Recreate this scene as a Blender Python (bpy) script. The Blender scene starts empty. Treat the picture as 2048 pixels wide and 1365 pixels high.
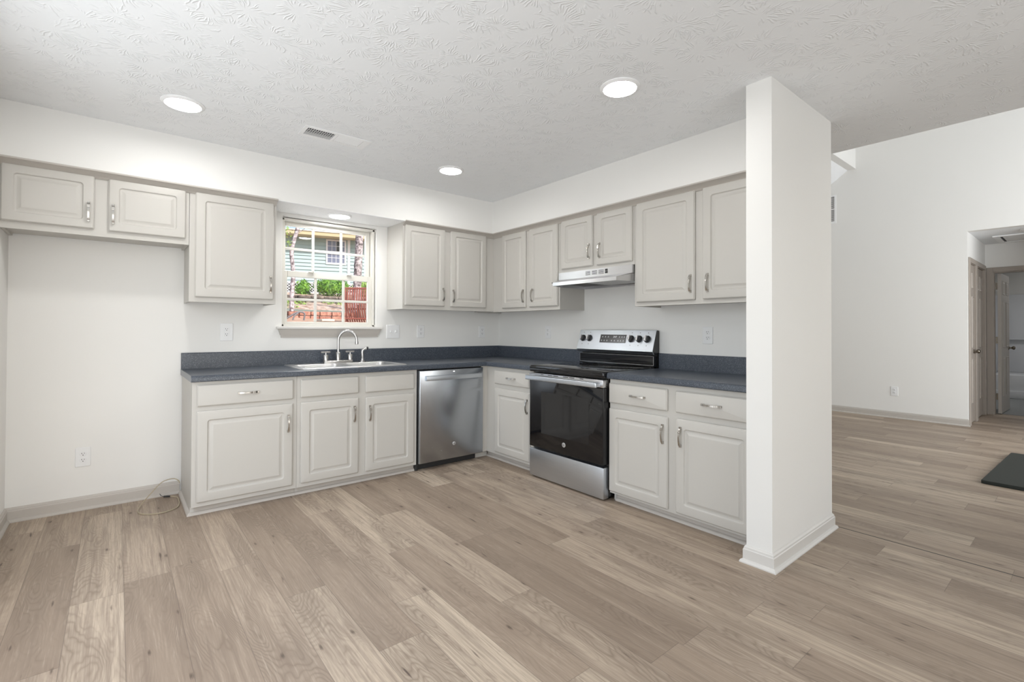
import bpy, bmesh, math, random
from mathutils import Vector, Matrix, noise
sc = bpy.context.scene
PI = math.pi
random.seed(4)

# ------------------------------------------------------------------ camera
cam_d = bpy.data.cameras.new('camera'); cam = bpy.data.objects.new('camera', cam_d)
sc.collection.objects.link(cam); sc.camera = cam
FPX = 963.483; YAW = 0.884492; PITCH = 0.0103486; ROLL = 0.0040688
cam_d.sensor_width = 36; cam_d.lens = FPX / 2048 * 36
cam_d.shift_y = -(682.5 - 648.466) / 2048
cam_d.clip_start = .05; cam_d.clip_end = 300
_F = Vector((math.cos(YAW), math.sin(YAW), 0)); _R = Vector((math.sin(YAW), -math.cos(YAW), 0)); _U = Vector((0, 0, 1))
F2 = _F * math.cos(PITCH) + _U * math.sin(PITCH); U2 = _U * math.cos(PITCH) - _F * math.sin(PITCH)
R3 = _R * math.cos(ROLL) + U2 * math.sin(ROLL); U3 = U2 * math.cos(ROLL) - _R * math.sin(ROLL)
M = Matrix((( R3.x, U3.x, -F2.x, -3.24017), (R3.y, U3.y, -F2.y, -4.18419), (R3.z, U3.z, -F2.z, 1.18161), (0, 0, 0, 1)))
cam.matrix_world = M

# ------------------------------------------------------------------ view, world, sun, fill lamps
sc.view_settings.view_transform = 'Standard'; sc.view_settings.look = 'None'
sc.view_settings.gamma = 1; sc.view_settings.use_curve_mapping = False
sc.view_settings.exposure = 0.12
world = bpy.data.worlds.new('world'); sc.world = world; world.use_nodes = True
wn = world.node_tree; wn.nodes.clear()
sky = wn.nodes.new('ShaderNodeTexSky'); sky.sky_type = 'NISHITA'; sky.sun_disc = False
sky.sun_elevation = math.radians(42); sky.sun_rotation = math.radians(165); sky.dust_density = 3; sky.air_density = 1.0
bgn = wn.nodes.new('ShaderNodeBackground'); bgn.inputs['Strength'].default_value = 0.22
won = wn.nodes.new('ShaderNodeOutputWorld')
wn.links.new(sky.outputs[0], bgn.inputs[0]); wn.links.new(bgn.outputs[0], won.inputs[0])

def light(name, kind, loc, direction, energy, color=(1, 1, 1), size=None, sizey=None, angle=None):
    l = bpy.data.lights.new(name, kind); l.energy = energy; l.color = color
    if size: l.shape = 'RECTANGLE' if sizey else 'DISK'; l.size = size
    if sizey: l.size_y = sizey
    if angle: l.angle = angle
    o = bpy.data.objects.new(name, l); sc.collection.objects.link(o); o.location = loc
    o.rotation_euler = Vector(direction).to_track_quat('-Z', 'Y').to_euler()
    return o
light('sun', 'SUN', (5, -10, 20), (-.20, .72, -.66), 4.6, (1, .96, .9), angle=.009)
FILL_TINT = (.94, .975, 1.0)
light('fill_rear', 'AREA', (-2.2, -6.93, 1.1), (-.1, 1, .9), 64, FILL_TINT, 2.5, 2.0)  # added area lamp at an unseen rear opening, aimed up for ceiling fill
light('fill_left', 'AREA', (-3.72, -2.45, 1.25), (1, .25, .0), 38, FILL_TINT, 2.3, 1.8)  # added fill lamp beside a made-up opening in the left wall
light('fill_living', 'AREA', (2.9, -6.93, 1.6), (1.2, 1, 0.35), 178, FILL_TINT, 3.2, 2.0)  # added lamp behind the view, turned to brighten the far wall
light('fill_sink', 'AREA', (-1.815, .17, 1.64), (0, -1, -.1), 3.5, FILL_TINT, .75, .85)  # extra lamp outside the glass, added to brighten the window reveals
light('fill_bathroom', 'AREA', (8.0, -3.9, 2.35), (0, 0, -1), 9, (1, 1, 1), .3)  # unseen lamp added to brighten the bathroom

LENS = 80.0          # radiance of the recessed lamp lenses

# ------------------------------------------------------------------ node helpers
def mat(name):
    m = bpy.data.materials.new(name); m.use_nodes = True
    nt = m.node_tree; b = nt.nodes['Principled BSDF']
    return m, nt, b
class G:
    def __init__(s, nt): s.nt = nt
    def n(s, t, **kw):
        nd = s.nt.nodes.new(t)
        for k, v in kw.items(): setattr(nd, k, v)
        return nd
    def put(s, sock, v):
        if hasattr(v, 'is_output') or isinstance(v, bpy.types.NodeSocket): s.nt.links.new(v, sock)
        else: sock.default_value = v
    def m(s, op, a, b=0.0, c=None, clamp=False):
        nd = s.n('ShaderNodeMath', operation=op); nd.use_clamp = clamp
        s.put(nd.inputs[0], a); s.put(nd.inputs[1], b)
        if c is not None: s.put(nd.inputs[2], c)
        return nd.outputs[0]
    def vec(s, x, y, z=0.0):
        nd = s.n('ShaderNodeCombineXYZ')
        for i, v in enumerate((x, y, z)): s.put(nd.inputs[i], v)
        return nd.outputs[0]
    def sep(s, v):
        nd = s.n('ShaderNodeSeparateXYZ'); s.nt.links.new(v, nd.inputs[0]); return nd.outputs
    def pos(s): return s.n('ShaderNodeNewGeometry').outputs['Position']
    def noise(s, v, scale=1.0, detail=2.0, rough=.5, dist=0.0, dim='3D'):
        nd = s.n('ShaderNodeTexNoise', noise_dimensions=dim); s.nt.links.new(v, nd.inputs['Vector'])
        nd.inputs['Scale'].default_value = scale; nd.inputs['Detail'].default_value = detail
        nd.inputs['Roughness'].default_value = rough; nd.inputs['Distortion'].default_value = dist
        return nd.outputs['Fac']
    def white(s, v, dim='3D'):
        nd = s.n('ShaderNodeTexWhiteNoise', noise_dimensions=dim)
        s.put(nd.inputs['W'] if dim == '1D' else nd.inputs['Vector'], v); return nd.outputs
    def ramp(s, f, stops, interp='LINEAR'):
        nd = s.n('ShaderNodeValToRGB'); s.put(nd.inputs[0], f); cr = nd.color_ramp; cr.interpolation = interp
        while len(cr.elements) < len(stops): cr.elements.new(.5)
        for e, (p, c) in zip(cr.elements, stops):
            e.position = p; e.color = tuple(c) + (1,) if not isinstance(c, (int, float)) else (c, c, c, 1)
        return nd.outputs[0]
    def mix(s, f, a, b, mode='MIX'):
        nd = s.n('ShaderNodeMix', data_type='RGBA', blend_type=mode); s.put(nd.inputs[0], f)
        s.put(nd.inputs[6], a if not isinstance(a, tuple) else a + (1,) * (4 - len(a)))
        s.put(nd.inputs[7], b if not isinstance(b, tuple) else b + (1,) * (4 - len(b)))
        return nd.outputs[2]
    def bump(s, h, strength=.3, dist=.002):
        nd = s.n('ShaderNodeBump'); s.put(nd.inputs['Height'], h)
        nd.inputs['Strength'].default_value = strength; nd.inputs['Distance'].default_value = dist
        return nd.outputs[0]

def plain(name, col, rough=.5, metal=0.0, nscale=0, namt=.06, bump=0, bscale=200, spec=None, coat=0):
    m, nt, b = mat(name); g = G(nt)
    b.inputs['Roughness'].default_value = rough; b.inputs['Metallic'].default_value = metal
    if spec is not None: b.inputs['Specular IOR Level'].default_value = spec
    if coat: b.inputs['Coat Weight'].default_value = coat; b.inputs['Coat Roughness'].default_value = .05
    p = g.pos()
    f = g.noise(p, nscale or 3.0, 3)
    d = tuple(max(0, c * (1 - namt)) for c in col); e = tuple(min(1, c * (1 + namt)) for c in col)
    nt.links.new(g.mix(f, d, e), b.inputs['Base Color'])
    if bump: nt.links.new(g.bump(g.noise(p, bscale, 2), bump, .001), b.inputs['Normal'])
    return m

def emit(name, col, strength):
    m, nt, b = mat(name)
    b.inputs['Base Color'].default_value = col + (1,); b.inputs['Emission Color'].default_value = col + (1,)
    b.inputs['Emission Strength'].default_value = strength
    return m

def stomp(name, col, strength):
    """drywall stamped with a stomp brush: rosettes of raised radial ridges"""
    m, nt, b = mat(name); g = G(nt); p = g.pos(); x, y, z = g.sep(p)
    h = None
    for (sc_, off) in ((4.6, 0.0), (5.3, 7.3)):
        v = g.vec(g.m('MULTIPLY_ADD', x, sc_, off), g.m('MULTIPLY_ADD', y, sc_, off * 1.7), 0.0)
        vo = g.n('ShaderNodeTexVoronoi', voronoi_dimensions='2D', feature='F1'); nt.links.new(v, vo.inputs['Vector'])
        vo.inputs['Scale'].default_value = 1; vo.inputs['Randomness'].default_value = .7
        sub = g.n('ShaderNodeVectorMath', operation='SUBTRACT'); nt.links.new(v, sub.inputs[0]); nt.links.new(vo.outputs['Position'], sub.inputs[1])
        dx, dy, _ = g.sep(sub.outputs[0])
        wob = g.noise(v, 4.0, 1)
        ang = g.m('ADD', g.m('ARCTAN2', dy, dx), g.m('MULTIPLY', wob, .5)); r = vo.outputs['Distance']
        cx, cy, _ = g.sep(vo.outputs['Position'])
        NS = 30.0
        ai = g.m('MULTIPLY', g.m('DIVIDE', g.m('ADD', ang, PI), 2 * PI), NS); k = g.m('FLOOR', ai); f = g.m('FRACT', ai)
        rn = g.white(g.vec(k, g.m('MULTIPLY', cx, 13.7), g.m('MULTIPLY', cy, 7.1)))[1]; r1, r2, r3 = g.sep(rn)
        # one ridge per spoke: centre offset, start and end radius vary
        wdt = g.m('MULTIPLY', g.m('ABSOLUTE', g.m('SUBTRACT', f, g.m('MULTIPLY_ADD', r1, .4, .3))), g.m('MULTIPLY', r, 2 * PI / NS))
        ridge = g.m('SUBTRACT', 1.0, g.m('MULTIPLY', wdt, 48.0), clamp=True)
        st = g.m('MULTIPLY', g.m('SUBTRACT', r, g.m('MULTIPLY_ADD', r2, .22, .07)), 14, clamp=True)
        en = g.m('MULTIPLY', g.m('SUBTRACT', g.m('MULTIPLY_ADD', r3, .32, .28), r), 14, clamp=True)
        gate = g.m('MULTIPLY', g.m('SUBTRACT', g.noise(v, 1.7, 1), .41), 8, clamp=True)
        hh = g.m('MULTIPLY', g.m('MULTIPLY', ridge, g.m('MULTIPLY', st, en)), gate)
        h = hh if h is None else g.m('MAXIMUM', h, hh)
    fine = g.noise(p, 45, 2)
    h = g.m('MULTIPLY_ADD', fine, .04, h)
    nt.links.new(g.bump(h, strength, .009), b.inputs['Normal'])
    b.inputs['Base Color'].default_value = col + (1,); b.inputs['Roughness'].default_value = .7
    return m

def planks(name):
    m, nt, b = mat(name); g = G(nt); x, y, z = g.sep(g.pos())
    W, L = .1795, 1.235
    px = g.m('DIVIDE', g.m('ADD', x, 3.206), W); i = g.m('FLOOR', px); fx = g.m('FRACT', px)
    ro = g.white(i, '1D')[0]
    py = g.m('ADD', g.m('DIVIDE', y, L), g.m('MULTIPLY', ro, 7.0)); j = g.m('FLOOR', py); fy = g.m('FRACT', py)
    rnd = g.white(g.vec(i, j, 3.0)); rv, rc = rnd[0], rnd[1]
    r1, r2, r3 = g.sep(rc)
    # long grain figure: contour lines of a stretched noise give cathedrals
    yy = g.m('MULTIPLY_ADD', r2, 17.0, y); xx = g.m('MULTIPLY_ADD', r1, 31.0, g.m('MULTIPLY', fx, W)); sd = g.m('MULTIPLY', r3, 9.0)
    fine = g.noise(g.vec(g.m('MULTIPLY', x, 150.0), g.m('MULTIPLY', y, 5.0), g.m('MULTIPLY', rv, 40.0)), 1.0, 3, .65)
    wv = g.noise(g.vec(g.m('MULTIPLY', xx, 16.0), g.m('MULTIPLY', yy, 5.5), sd), 1.0, 2, .5)
    fig = g.noise(g.vec(g.m('MULTIPLY', xx, 7.5), g.m('MULTIPLY', yy, 1.35), sd), 1.0, 1, .5)
    ph = g.m('ADD', g.m('MULTIPLY', fig, 30.0), g.m('MULTIPLY', wv, 4.5))
    fr = g.m('ABSOLUTE', g.m('SUBTRACT', g.m('MULTIPLY', g.m('FRACT', ph), 2.0), 1.0))
    rings = g.m('POWER', fr, 2.2)
    heart = g.m('MULTIPLY', g.m('SUBTRACT', g.noise(g.vec(g.m('MULTIPLY', xx, 8.0), g.m('MULTIPLY', yy, 1.1), g.m('ADD', sd, 4.0)), 1.0, 2, .55, .3), .46), 7, clamp=True)
    streak = g.noise(g.vec(g.m('MULTIPLY', xx, 55.0), g.m('MULTIPLY', yy, 1.3), sd), 1.0, 2, .6)
    tone = g.ramp(rv, [(0.0, (.300, .232, .176)), (.3, (.375, .294, .224)), (.6, (.455, .365, .282)), (.85, (.515, .42, .325)), (1.0, (.60, .50, .39))])
    dark = (.225, .172, .132)
    c = g.mix(g.m('MULTIPLY', heart, .42), tone, dark)
    c = g.mix(g.m('MULTIPLY', rings, g.m('MULTIPLY_ADD', heart, .46, .12)), c, (.17, .125, .09))
    c = g.mix(g.m('MULTIPLY', g.m('SUBTRACT', streak, .50), 3.0, clamp=True), c, dark)
    c = g.mix(g.m('MULTIPLY', g.m('SUBTRACT', fine, .42), 2.2, clamp=True), c, (.25, .19, .145))
    c = g.mix(g.m('MULTIPLY', g.m('SUBTRACT', .42, fine), 2.0, clamp=True), c, (.62, .52, .42))
    # knots and short dark checks
    kv = g.vec(g.m('ADD', g.m('MULTIPLY', x, 8.0), g.m('MULTIPLY', fine, .22)), g.m('MULTIPLY', y, 2.3), 0.0)
    vo = g.n('ShaderNodeTexVoronoi', voronoi_dimensions='2D', feature='F1'); nt.links.new(kv, vo.inputs['Vector']); vo.inputs['Scale'].default_value = 1
    dk = g.m('ADD', vo.outputs['Distance'], g.m('MULTIPLY', fine, .05))
    vc = g.sep(vo.outputs['Color'])[0]; kg = g.m('GREATER_THAN', vc, .74); kn = g.m('MULTIPLY', g.m('MULTIPLY', g.m('SUBTRACT', .085, dk), 22, clamp=True), kg)
    halo = g.m('MULTIPLY', g.m('MULTIPLY', g.m('SUBTRACT', .30, dk), 3.2, clamp=True), kg)
    c = g.mix(g.m('MULTIPLY', halo, .42), c, (.20, .145, .11)); c = g.mix(g.m('MULTIPLY', kn, .75), c, (.075, .052, .04))
    ck = g.noise(g.vec(g.m('MULTIPLY', x, 42.0), g.m('MULTIPLY', y, 5.0), 2.0), 1.0, 1)
    c = g.mix(g.m('MULTIPLY', g.m('SUBTRACT', ck, .735), 14, clamp=True), c, (.10, .07, .055))
    # joints
    ex = g.m('MINIMUM', fx, g.m('SUBTRACT', 1.0, fx)); ey = g.m('MULTIPLY', g.m('MINIMUM', fy, g.m('SUBTRACT', 1.0, fy)), L / W)
    e = g.m('MINIMUM', ex, ey); jn = g.m('MULTIPLY', g.m('SUBTRACT', .011, e), 140, clamp=True)
    c = g.mix(g.m('MULTIPLY', jn, .4), c, (.11, .085, .07))
    gap = g.m('MULTIPLY', g.m('SUBTRACT', .0055, g.m('ABSOLUTE', g.m('SUBTRACT', x, .125))), 900, clamp=True)
    gap = g.m('MULTIPLY', gap, g.m('LESS_THAN', y, -3.0))
    c = g.mix(gap, c, (.02, .016, .014))
    nt.links.new(c, b.inputs['Base Color'])
    b.inputs['Roughness'].default_value = .46; b.inputs['Specular IOR Level'].default_value = .35
    hgt = g.m('SUBTRACT', g.m('MULTIPLY', fine, .3), g.m('ADD', jn, gap))
    nt.links.new(g.bump(hgt, .35, .001), b.inputs['Normal'])
    return m

def counter_mat():
    m, nt, b = mat('laminate'); g = G(nt); p = g.pos()
    n1 = g.noise(p, 240, 2, .7); n2 = g.noise(p, 520, 1)
    c = g.mix(g.m('MULTIPLY', g.m('SUBTRACT', n1, .50), 6, clamp=True), (.044, .053, .070), (.145, .166, .198))
    c = g.mix(g.m('MULTIPLY', g.m('SUBTRACT', n2, .60), 7, clamp=True), c, (.02, .024, .034))
    nt.links.new(c, b.inputs['Base Color']); b.inputs['Roughness'].default_value = .33
    return m

def steel(name, col=(.58, .58, .58), rough=.3, axis='z', amt=.10):
    m, nt, b = mat(name); g = G(nt); x, y, z = g.sep(g.pos())
    # brushing runs along the horizontal direction
    f = g.noise(g.vec(g.m('MULTIPLY', x, 4.0), g.m('MULTIPLY', y, 4.0), g.m('MULTIPLY', z, 900.0)), 1.0, 2)
    nt.links.new(g.mix(f, tuple(c * (1 - amt) for c in col), tuple(min(1, c * (1 + amt)) for c in col)), b.inputs['Base Color'])
    b.inputs['Metallic'].default_value = 1; b.inputs['Roughness'].default_value = rough
    nt.links.new(g.bump(f, .06, .0005), b.inputs['Normal'])
    return m

WALL = plain('wall_paint', (.80, .79, .765), .62, nscale=1.2, namt=.012, bump=.12, bscale=160)
CEIL = stomp('ceiling_texture', (.85, .862, .872), .36)
CEILS = stomp('soffit_texture', (.82, .82, .82), .3)
CAB = plain('cabinet_paint', (.545, .525, .488), .42, nscale=2, namt=.015)
TRIM = plain('trim_paint', (.50, .465, .425), .42, nscale=2, namt=.02)
TRIML = plain('trim_paint_lit', (.66, .64, .61), .42, nscale=2, namt=.02)  # lighter copy of the trim paint; partition baseboard's lit look in its colour
DARKTRIM = plain('hall_trim_paint', (.36, .315, .275), .45, nscale=3, namt=.03)
WHITE = plain('white_plastic', (.80, .80, .80), .35, namt=.01)
VINYL = plain('window_vinyl', (.66, .64, .59), .4, namt=.015)
VENT = plain('vent_enamel', (.86, .86, .86), .4, namt=.01)
BLACKV = plain('dark_slot', (.02, .02, .02), .7)
FLOOR = planks('plank_floor')
LAM = counter_mat()
SS = steel('brushed_steel', (.60, .635, .68), .36)
SSD = steel('dishwasher_steel', (.45, .475, .51), .27)
SSB = steel('bright_steel', (.63, .63, .64), .28)
NICK = plain('brushed_nickel', (.52, .50, .47), .24, 1.0, nscale=40, namt=.05)
FAUC = plain('satin_nickel', (.50, .49, .48), .27, 1.0, nscale=40, namt=.03)
SINK = steel('sink_steel', (.66, .66, .66), .36)
BRASSY = plain('aged_knob_metal', (.26, .23, .19), .25, 1.0, nscale=30)
BLK = plain('black_enamel', (.012, .012, .012), .25, coat=.3)
BLKG = plain('black_glass', (.006, .006, .007), .045, spec=.6)
BLKW = plain('oven_window_glass', (.014, .014, .015), .07, spec=.6)
BLKP = plain('black_plastic', (.02, .02, .021), .5)
DISP = plain('display_glass', (.03, .03, .033), .18)
GLYPH = emit('display_glyph', (.75, .78, .8), .35)
MARK = plain('printed_mark', (.12, .12, .12), .5)
LOGO = plain('logo_silver', (.62, .62, .62), .3, .6)
LENSM = emit('lamp_lens', (1, .99, .965), LENS)
INDI = emit('indicator', (1, 1, 1), 3)
FILT = plain('filter_mesh', (.42, .42, .42), .35, 1.0, nscale=300, namt=.4)
RUBBER = plain('black_mat', (.013, .017, .013), .62, nscale=60, namt=.3)
CABLEM = plain('cable_jacket', (.42, .36, .25), .45)
TUB = plain('tub_acrylic', (.72, .73, .75), .25, namt=.01)
BATHF = plain('bath_vinyl', (.26, .27, .27), .5, nscale=30, namt=.2)

def glass():
    m = bpy.data.materials.new('pane_glass'); m.use_nodes = True; nt = m.node_tree; nt.nodes.clear(); g = G(nt)
    t = g.n('ShaderNodeBsdfTransparent'); s = g.n('ShaderNodeBsdfGlossy'); s.inputs['Roughness'].default_value = .01
    t.inputs[0].default_value = (.97, .98, .98, 1)
    mx = g.n('ShaderNodeMixShader'); mx.inputs[0].default_value = .045
    o = g.n('ShaderNodeOutputMaterial')
    nt.links.new(t.outputs[0], mx.inputs[1]); nt.links.new(s.outputs[0], mx.inputs[2]); nt.links.new(mx.outputs[0], o.inputs[0])
    return m
GLASS = glass()

# ------------------------------------------------------------------ object helpers
def rootloc(p):
    v = Vector((0, 0, 0))
    while p is not None: v += p.location; p = p.parent
    return v
def obj(name, bm, m, parent=None, smooth=False, recalc=True, loc=None):
    """bm holds world coordinates; loc = origin of a top-level mesh"""
    if recalc: bmesh.ops.recalc_face_normals(bm, faces=bm.faces)
    off = rootloc(parent) if parent is not None else (Vector(loc) if loc else Vector((0, 0, 0)))
    bmesh.ops.translate(bm, verts=bm.verts, vec=-off)
    me = bpy.data.meshes.new(name); bm.to_mesh(me); bm.free(); me.materials.append(m)
    if smooth:
        for p in me.polygons: p.use_smooth = True
        if smooth != 'all':
            try: me.set_sharp_from_angle(angle=math.radians(smooth if smooth is not True else 35))
            except Exception: pass
    o = bpy.data.objects.new(name, me); sc.collection.objects.link(o)
    if parent is not None: o.parent = parent
    elif loc: o.location = loc
    return o
def tag(o, label=None, cat=None, group=None, kind=None):
    if label: o['label'] = label
    if cat: o['category'] = cat
    if group: o['group'] = group
    if kind: o['kind'] = kind
    return o
def thing(name, loc, label, cat, group=None):
    o = bpy.data.objects.new(name, None); sc.collection.objects.link(o); o.location = loc; o.empty_display_size = .1
    return tag(o, label, cat, group)
def struct(name, bm, m, smooth=False):
    return tag(obj(name, bm, m, smooth=smooth), kind='structure')
def copy_tree(o, parent=None):
    c = o.copy(); sc.collection.objects.link(c)
    if parent is not None: c.parent = parent
    for ch in list(o.children): copy_tree(ch, c)
    return c
def A3(s, d, z): return Vector((s, -d, z))
def B3(s, d, z): return Vector((-d, -s, z))
def W3(x, y, z): return Vector((x, y, z))
def N(): return bmesh.new()
def box(bm, T, s0, s1, d0, d1, z0, z1, bev=0, seg=2):
    vs = [bm.verts.new(T(s, d, z)) for s in (s0, s1) for d in (d0, d1) for z in (z0, z1)]
    q = [(0, 1, 3, 2), (4, 6, 7, 5), (0, 4, 5, 1), (2, 3, 7, 6), (0, 2, 6, 4), (1, 5, 7, 3)]
    fs = [bm.faces.new([vs[i] for i in f]) for f in q]
    if bev:
        es = list({e for f in fs for e in f.edges})
        bmesh.ops.bevel(bm, geom=es, offset=bev, segments=seg, affect='EDGES', profile=.5)
    return bm
def loft(bm, rings, cap0=True, cap1=True, closed=True):
    R = [[bm.verts.new(p) for p in r] for r in rings]; n = len(R[0])
    for a, b in zip(R, R[1:]):
        for i in range(n if closed else n - 1):
            j = (i + 1) % n; bm.faces.new((a[i], a[j], b[j], b[i]))
    if cap0: bm.faces.new(R[0][::-1])
    if cap1: bm.faces.new(R[-1])
    return bm
def rr(T, s0, s1, z0, z1, d, r, k=4):
    out = []
    for cx, cz, a0 in ((s1 - r, z1 - r, 0), (s0 + r, z1 - r, 90), (s0 + r, z0 + r, 180), (s1 - r, z0 + r, 270)):
        for i in range(k + 1):
            a = math.radians(a0 + 90 * i / k); out.append(T(cx + r * math.cos(a), d, cz + r * math.sin(a)))
    return out
def prism(bm, T, s0, s1, prof):          # profile of (d, z) pushed along s
    return loft(bm, [[T(s, d, z) for d, z in prof] for s in (s0, s1)])
def tube(bm, pts, rad, n=8, cap=True):
    pts = [Vector(p) for p in pts]; rs = rad if isinstance(rad, (list, tuple)) else [rad] * len(pts)
    rings = []; up = None
    for i, p in enumerate(pts):
        t = (pts[min(i + 1, len(pts) - 1)] - pts[max(i - 1, 0)]).normalized()
        if up is None: up = t.orthogonal().normalized()
        up = (up - t * up.dot(t)).normalized(); b = t.cross(up)
        rings.append([p + (up * math.cos(2 * PI * k / n) + b * math.sin(2 * PI * k / n)) * rs[i] for k in range(n)])
    return loft(bm, rings, cap, cap)
def lathe(bm, c, axis, prof, n=28, cap=True):     # prof of (radius, height along axis)
    c = Vector(c); a = Vector(axis).normalized(); u = a.orthogonal().normalized(); v = a.cross(u)
    return loft(bm, [[c + a * h + (u * math.cos(2 * PI * k / n) + v * math.sin(2 * PI * k / n)) * max(r, 1e-4) for k in range(n)] for r, h in prof], cap, cap)
def text(name, body, m, parent, mtx, size, align='CENTER'):
    cu = bpy.data.curves.new('t', 'FONT'); cu.body = body; cu.size = size; cu.align_x = align; cu.align_y = 'CENTER'; cu.extrude = .0004
    o = bpy.data.objects.new('t', cu); sc.collection.objects.link(o)
    bpy.context.view_layer.update(); dg = bpy.context.evaluated_depsgraph_get()
    me = bpy.data.meshes.new_from_object(o.evaluated_get(dg)); bpy.data.objects.remove(o)
    bm = N(); bm.from_mesh(me); bm.transform(mtx); bpy.data.meshes.remove(me)
    return obj(name, bm, m, parent, recalc=False)
def facing(T, s, d, z):     # matrix that stands lettering on a wall run
    o = T(s, d, z); x = (T(s + 1, d, z) - o).normalized(); y = Vector((0, 0, 1)); n = x.cross(y)
    return Matrix(((x.x, y.x, n.x, o.x), (x.y, y.y, n.y, o.y), (x.z, y.z, n.z, o.z), (0, 0, 0, 1)))

# ================================================================== ROOM
CE = 2.438; XL = -3.755; SO = .365; ZS = 2.122
XE = .681; XF = 4.89; YH = -3.147; YR = -7.0
# floor and ceilings
struct('floor', box(N(), W3, XL - .1, 6.5, YR - .1, .1, -.05, 0), FLOOR)
struct('ceiling', box(N(), W3, XL - .1, XE, YR - .1, .1, CE, CE + .12), CEIL)
b = N(); box(b, W3, XE, XF + .1, YR - .1, -1.984, 5.2, 5.3)
struct('ceiling_living', b, CEIL)
b = N(); prism(b, lambda s, d, z: Vector((s, d, z)), XE, XF + .1, [(-1.886, 3.49), (.02, 2.06), (.02, 2.2), (-1.886, 3.63)])
struct('ceiling_slope', b, CEIL)
struct('sun_block_slab', box(N(), W3, XL - .5, XF + .5, -11.0, YR - .1, 2.75, 2.9), CEIL)  # unseen slab added outside to keep sun off the rear floor
struct('wall_beam', box(N(), W3, XE, XF + .1, -1.984, -1.886, 3.49, 5.3), WALL)
struct('wall_loft', box(N(), W3, XE - .1, XE, YR, .1, CE + .12, 5.3), WALL)
# window wall with its opening
WX0, WX1, WZ0, WZ1 = -2.214, -1.414, 1.196, 2.091
b = N(); box(b, W3, XL - .1, WX0, 0, .14, 0, CE); box(b, W3, WX1, 0.08, 0, .14, 0, CE)
box(b, W3, WX0, WX1, 0, .14, 0, WZ0); box(b, W3, WX0, WX1, 0, .14, WZ1, CE)
struct('wall_back', b, WALL)
struct('wall_living_back', box(N(), W3, .0774, XF + .1, 0, .14, 0, CE), WALL)
struct('wall_right', box(N(), W3, 0, .0774, -3.037, 0, 0, CE), WALL)
struct('wall_partition', box(N(), W3, -.750, .0774, -3.162, -3.0365, 0, CE), WALL)
b = N(); box(b, W3, XL - .1, XL, -1.25, 0, 0, CE); box(b, W3, XL - .1, XL, YR, -3.65, 0, CE)
box(b, W3, XL - .1, XL, -3.65, -1.25, 0, .3); box(b, W3, XL - .1, XL, -3.65, -1.25, 2.2, CE)  # this opening is made up, out of view, for the left fill lamp
struct('wall_left', b, WALL)
b = N(); box(b, W3, XL - .1, -3.5, YR - .1, YR, 0, CE); box(b, W3, -.9, 1.1, YR - .1, YR, 0, CE); box(b, W3, -3.5, -.9, YR - .1, YR, 2.15, CE)
box(b, W3, 1.1, 4.5, YR - .1, YR, 0, .5); box(b, W3, 1.1, 4.5, YR - .1, YR, 2.7, 5.3); box(b, W3, 4.5, XF + .1, YR - .1, YR, 0, 5.3); box(b, W3, XE, 1.1, YR - .1, YR, CE, 5.3)
struct('wall_front', b, WALL)
# living room far wall with the hall opening
b = N(); box(b, W3, XF, XF + .1, YH, 0, 0, 5.3); box(b, W3, XF, XF + .1, -4.3, YH, 2.415, 5.3); box(b, W3, XF, XF + .1, YR, -4.3, 0, 5.3)
struct('wall_far', b, WALL)
# hall
HX = 6.34
D1 = (5.013, 5.43); D2 = (5.556, 6.22)
b = N(); box(b, W3, XF + .1, D1[0], YH, YH + .1, 0, 2.415); box(b, W3, D1[1], D2[0], YH, YH + .1, 0, 2.415); box(b, W3, D2[1], HX + .1, YH, YH + .1, 0, 2.415)
box(b, W3, D1[0], D1[1], YH, YH + .1, 2.04, 2.415); box(b, W3, D2[0], D2[1], YH, YH + .1, 2.04, 2.415)
struct('wall_hall_left', b, WALL)
struct('light_stop_hall', box(N(), W3, XF + .1, HX + .1, YH + .1, YH + .15, 0, 2.5), WALL)  # unseen backing added behind the hall doors to stop leaking sky light
struct('wall_hall_right', box(N(), W3, XF + .1, HX + .1, -4.4, -4.3, 0, 2.415), WALL)
struct('ceiling_hall', box(N(), W3, XF + .1, HX + .1, -4.4, YH + .1, 2.415, 2.5), CEIL)
b = N(); box(b, W3, HX, HX + .1, -3.228, YH, 0, 2.415); box(b, W3, HX, HX + .1, -4.3, -3.95, 0, 2.415); box(b, W3, HX, HX + .1, -3.95, -3.228, 2.012, 2.415)
struct('wall_hall_end', b, WALL)
# bathroom
b = N(); box(b, W3, HX + .1, 9.8, -2.9, -2.8, 0, 2.415); box(b, W3, HX + .1, 9.8, -5.0, -4.9, 0, 2.415); box(b, W3, 9.7, 9.8, -4.9, -2.9, 0, 2.415)
box(b, W3, HX, HX + .1, -2.9, YH, 0, 2.415); box(b, W3, HX, HX + .1, -4.9, -4.4, 0, 2.415)
struct('wall_bathroom', b, WALL)
struct('ceiling_bathroom', box(N(), W3, HX + .1, 9.8, -5.0, -2.8, 2.415, 2.5), WALL)
struct('floor_bathroom', box(N(), W3, 6.5, 9.8, -5.0, -2.8, -.05, .004), BATHF)

# soffits over the cabinets
b = N(); box(b, A3, XL, 0, 0, SO, ZS, CE)
sf = struct('wall_soffit_back', b, WALL)
b = N(); box(b, B3, SO, 3.037, 0, SO, ZS, CE)
struct('wall_soffit_right', b, WALL)
struct('ceiling_soffit', box(N(), A3, -2.335, -1.31, 0.002, SO - .001, ZS - .004, ZS), CEILS)

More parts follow.
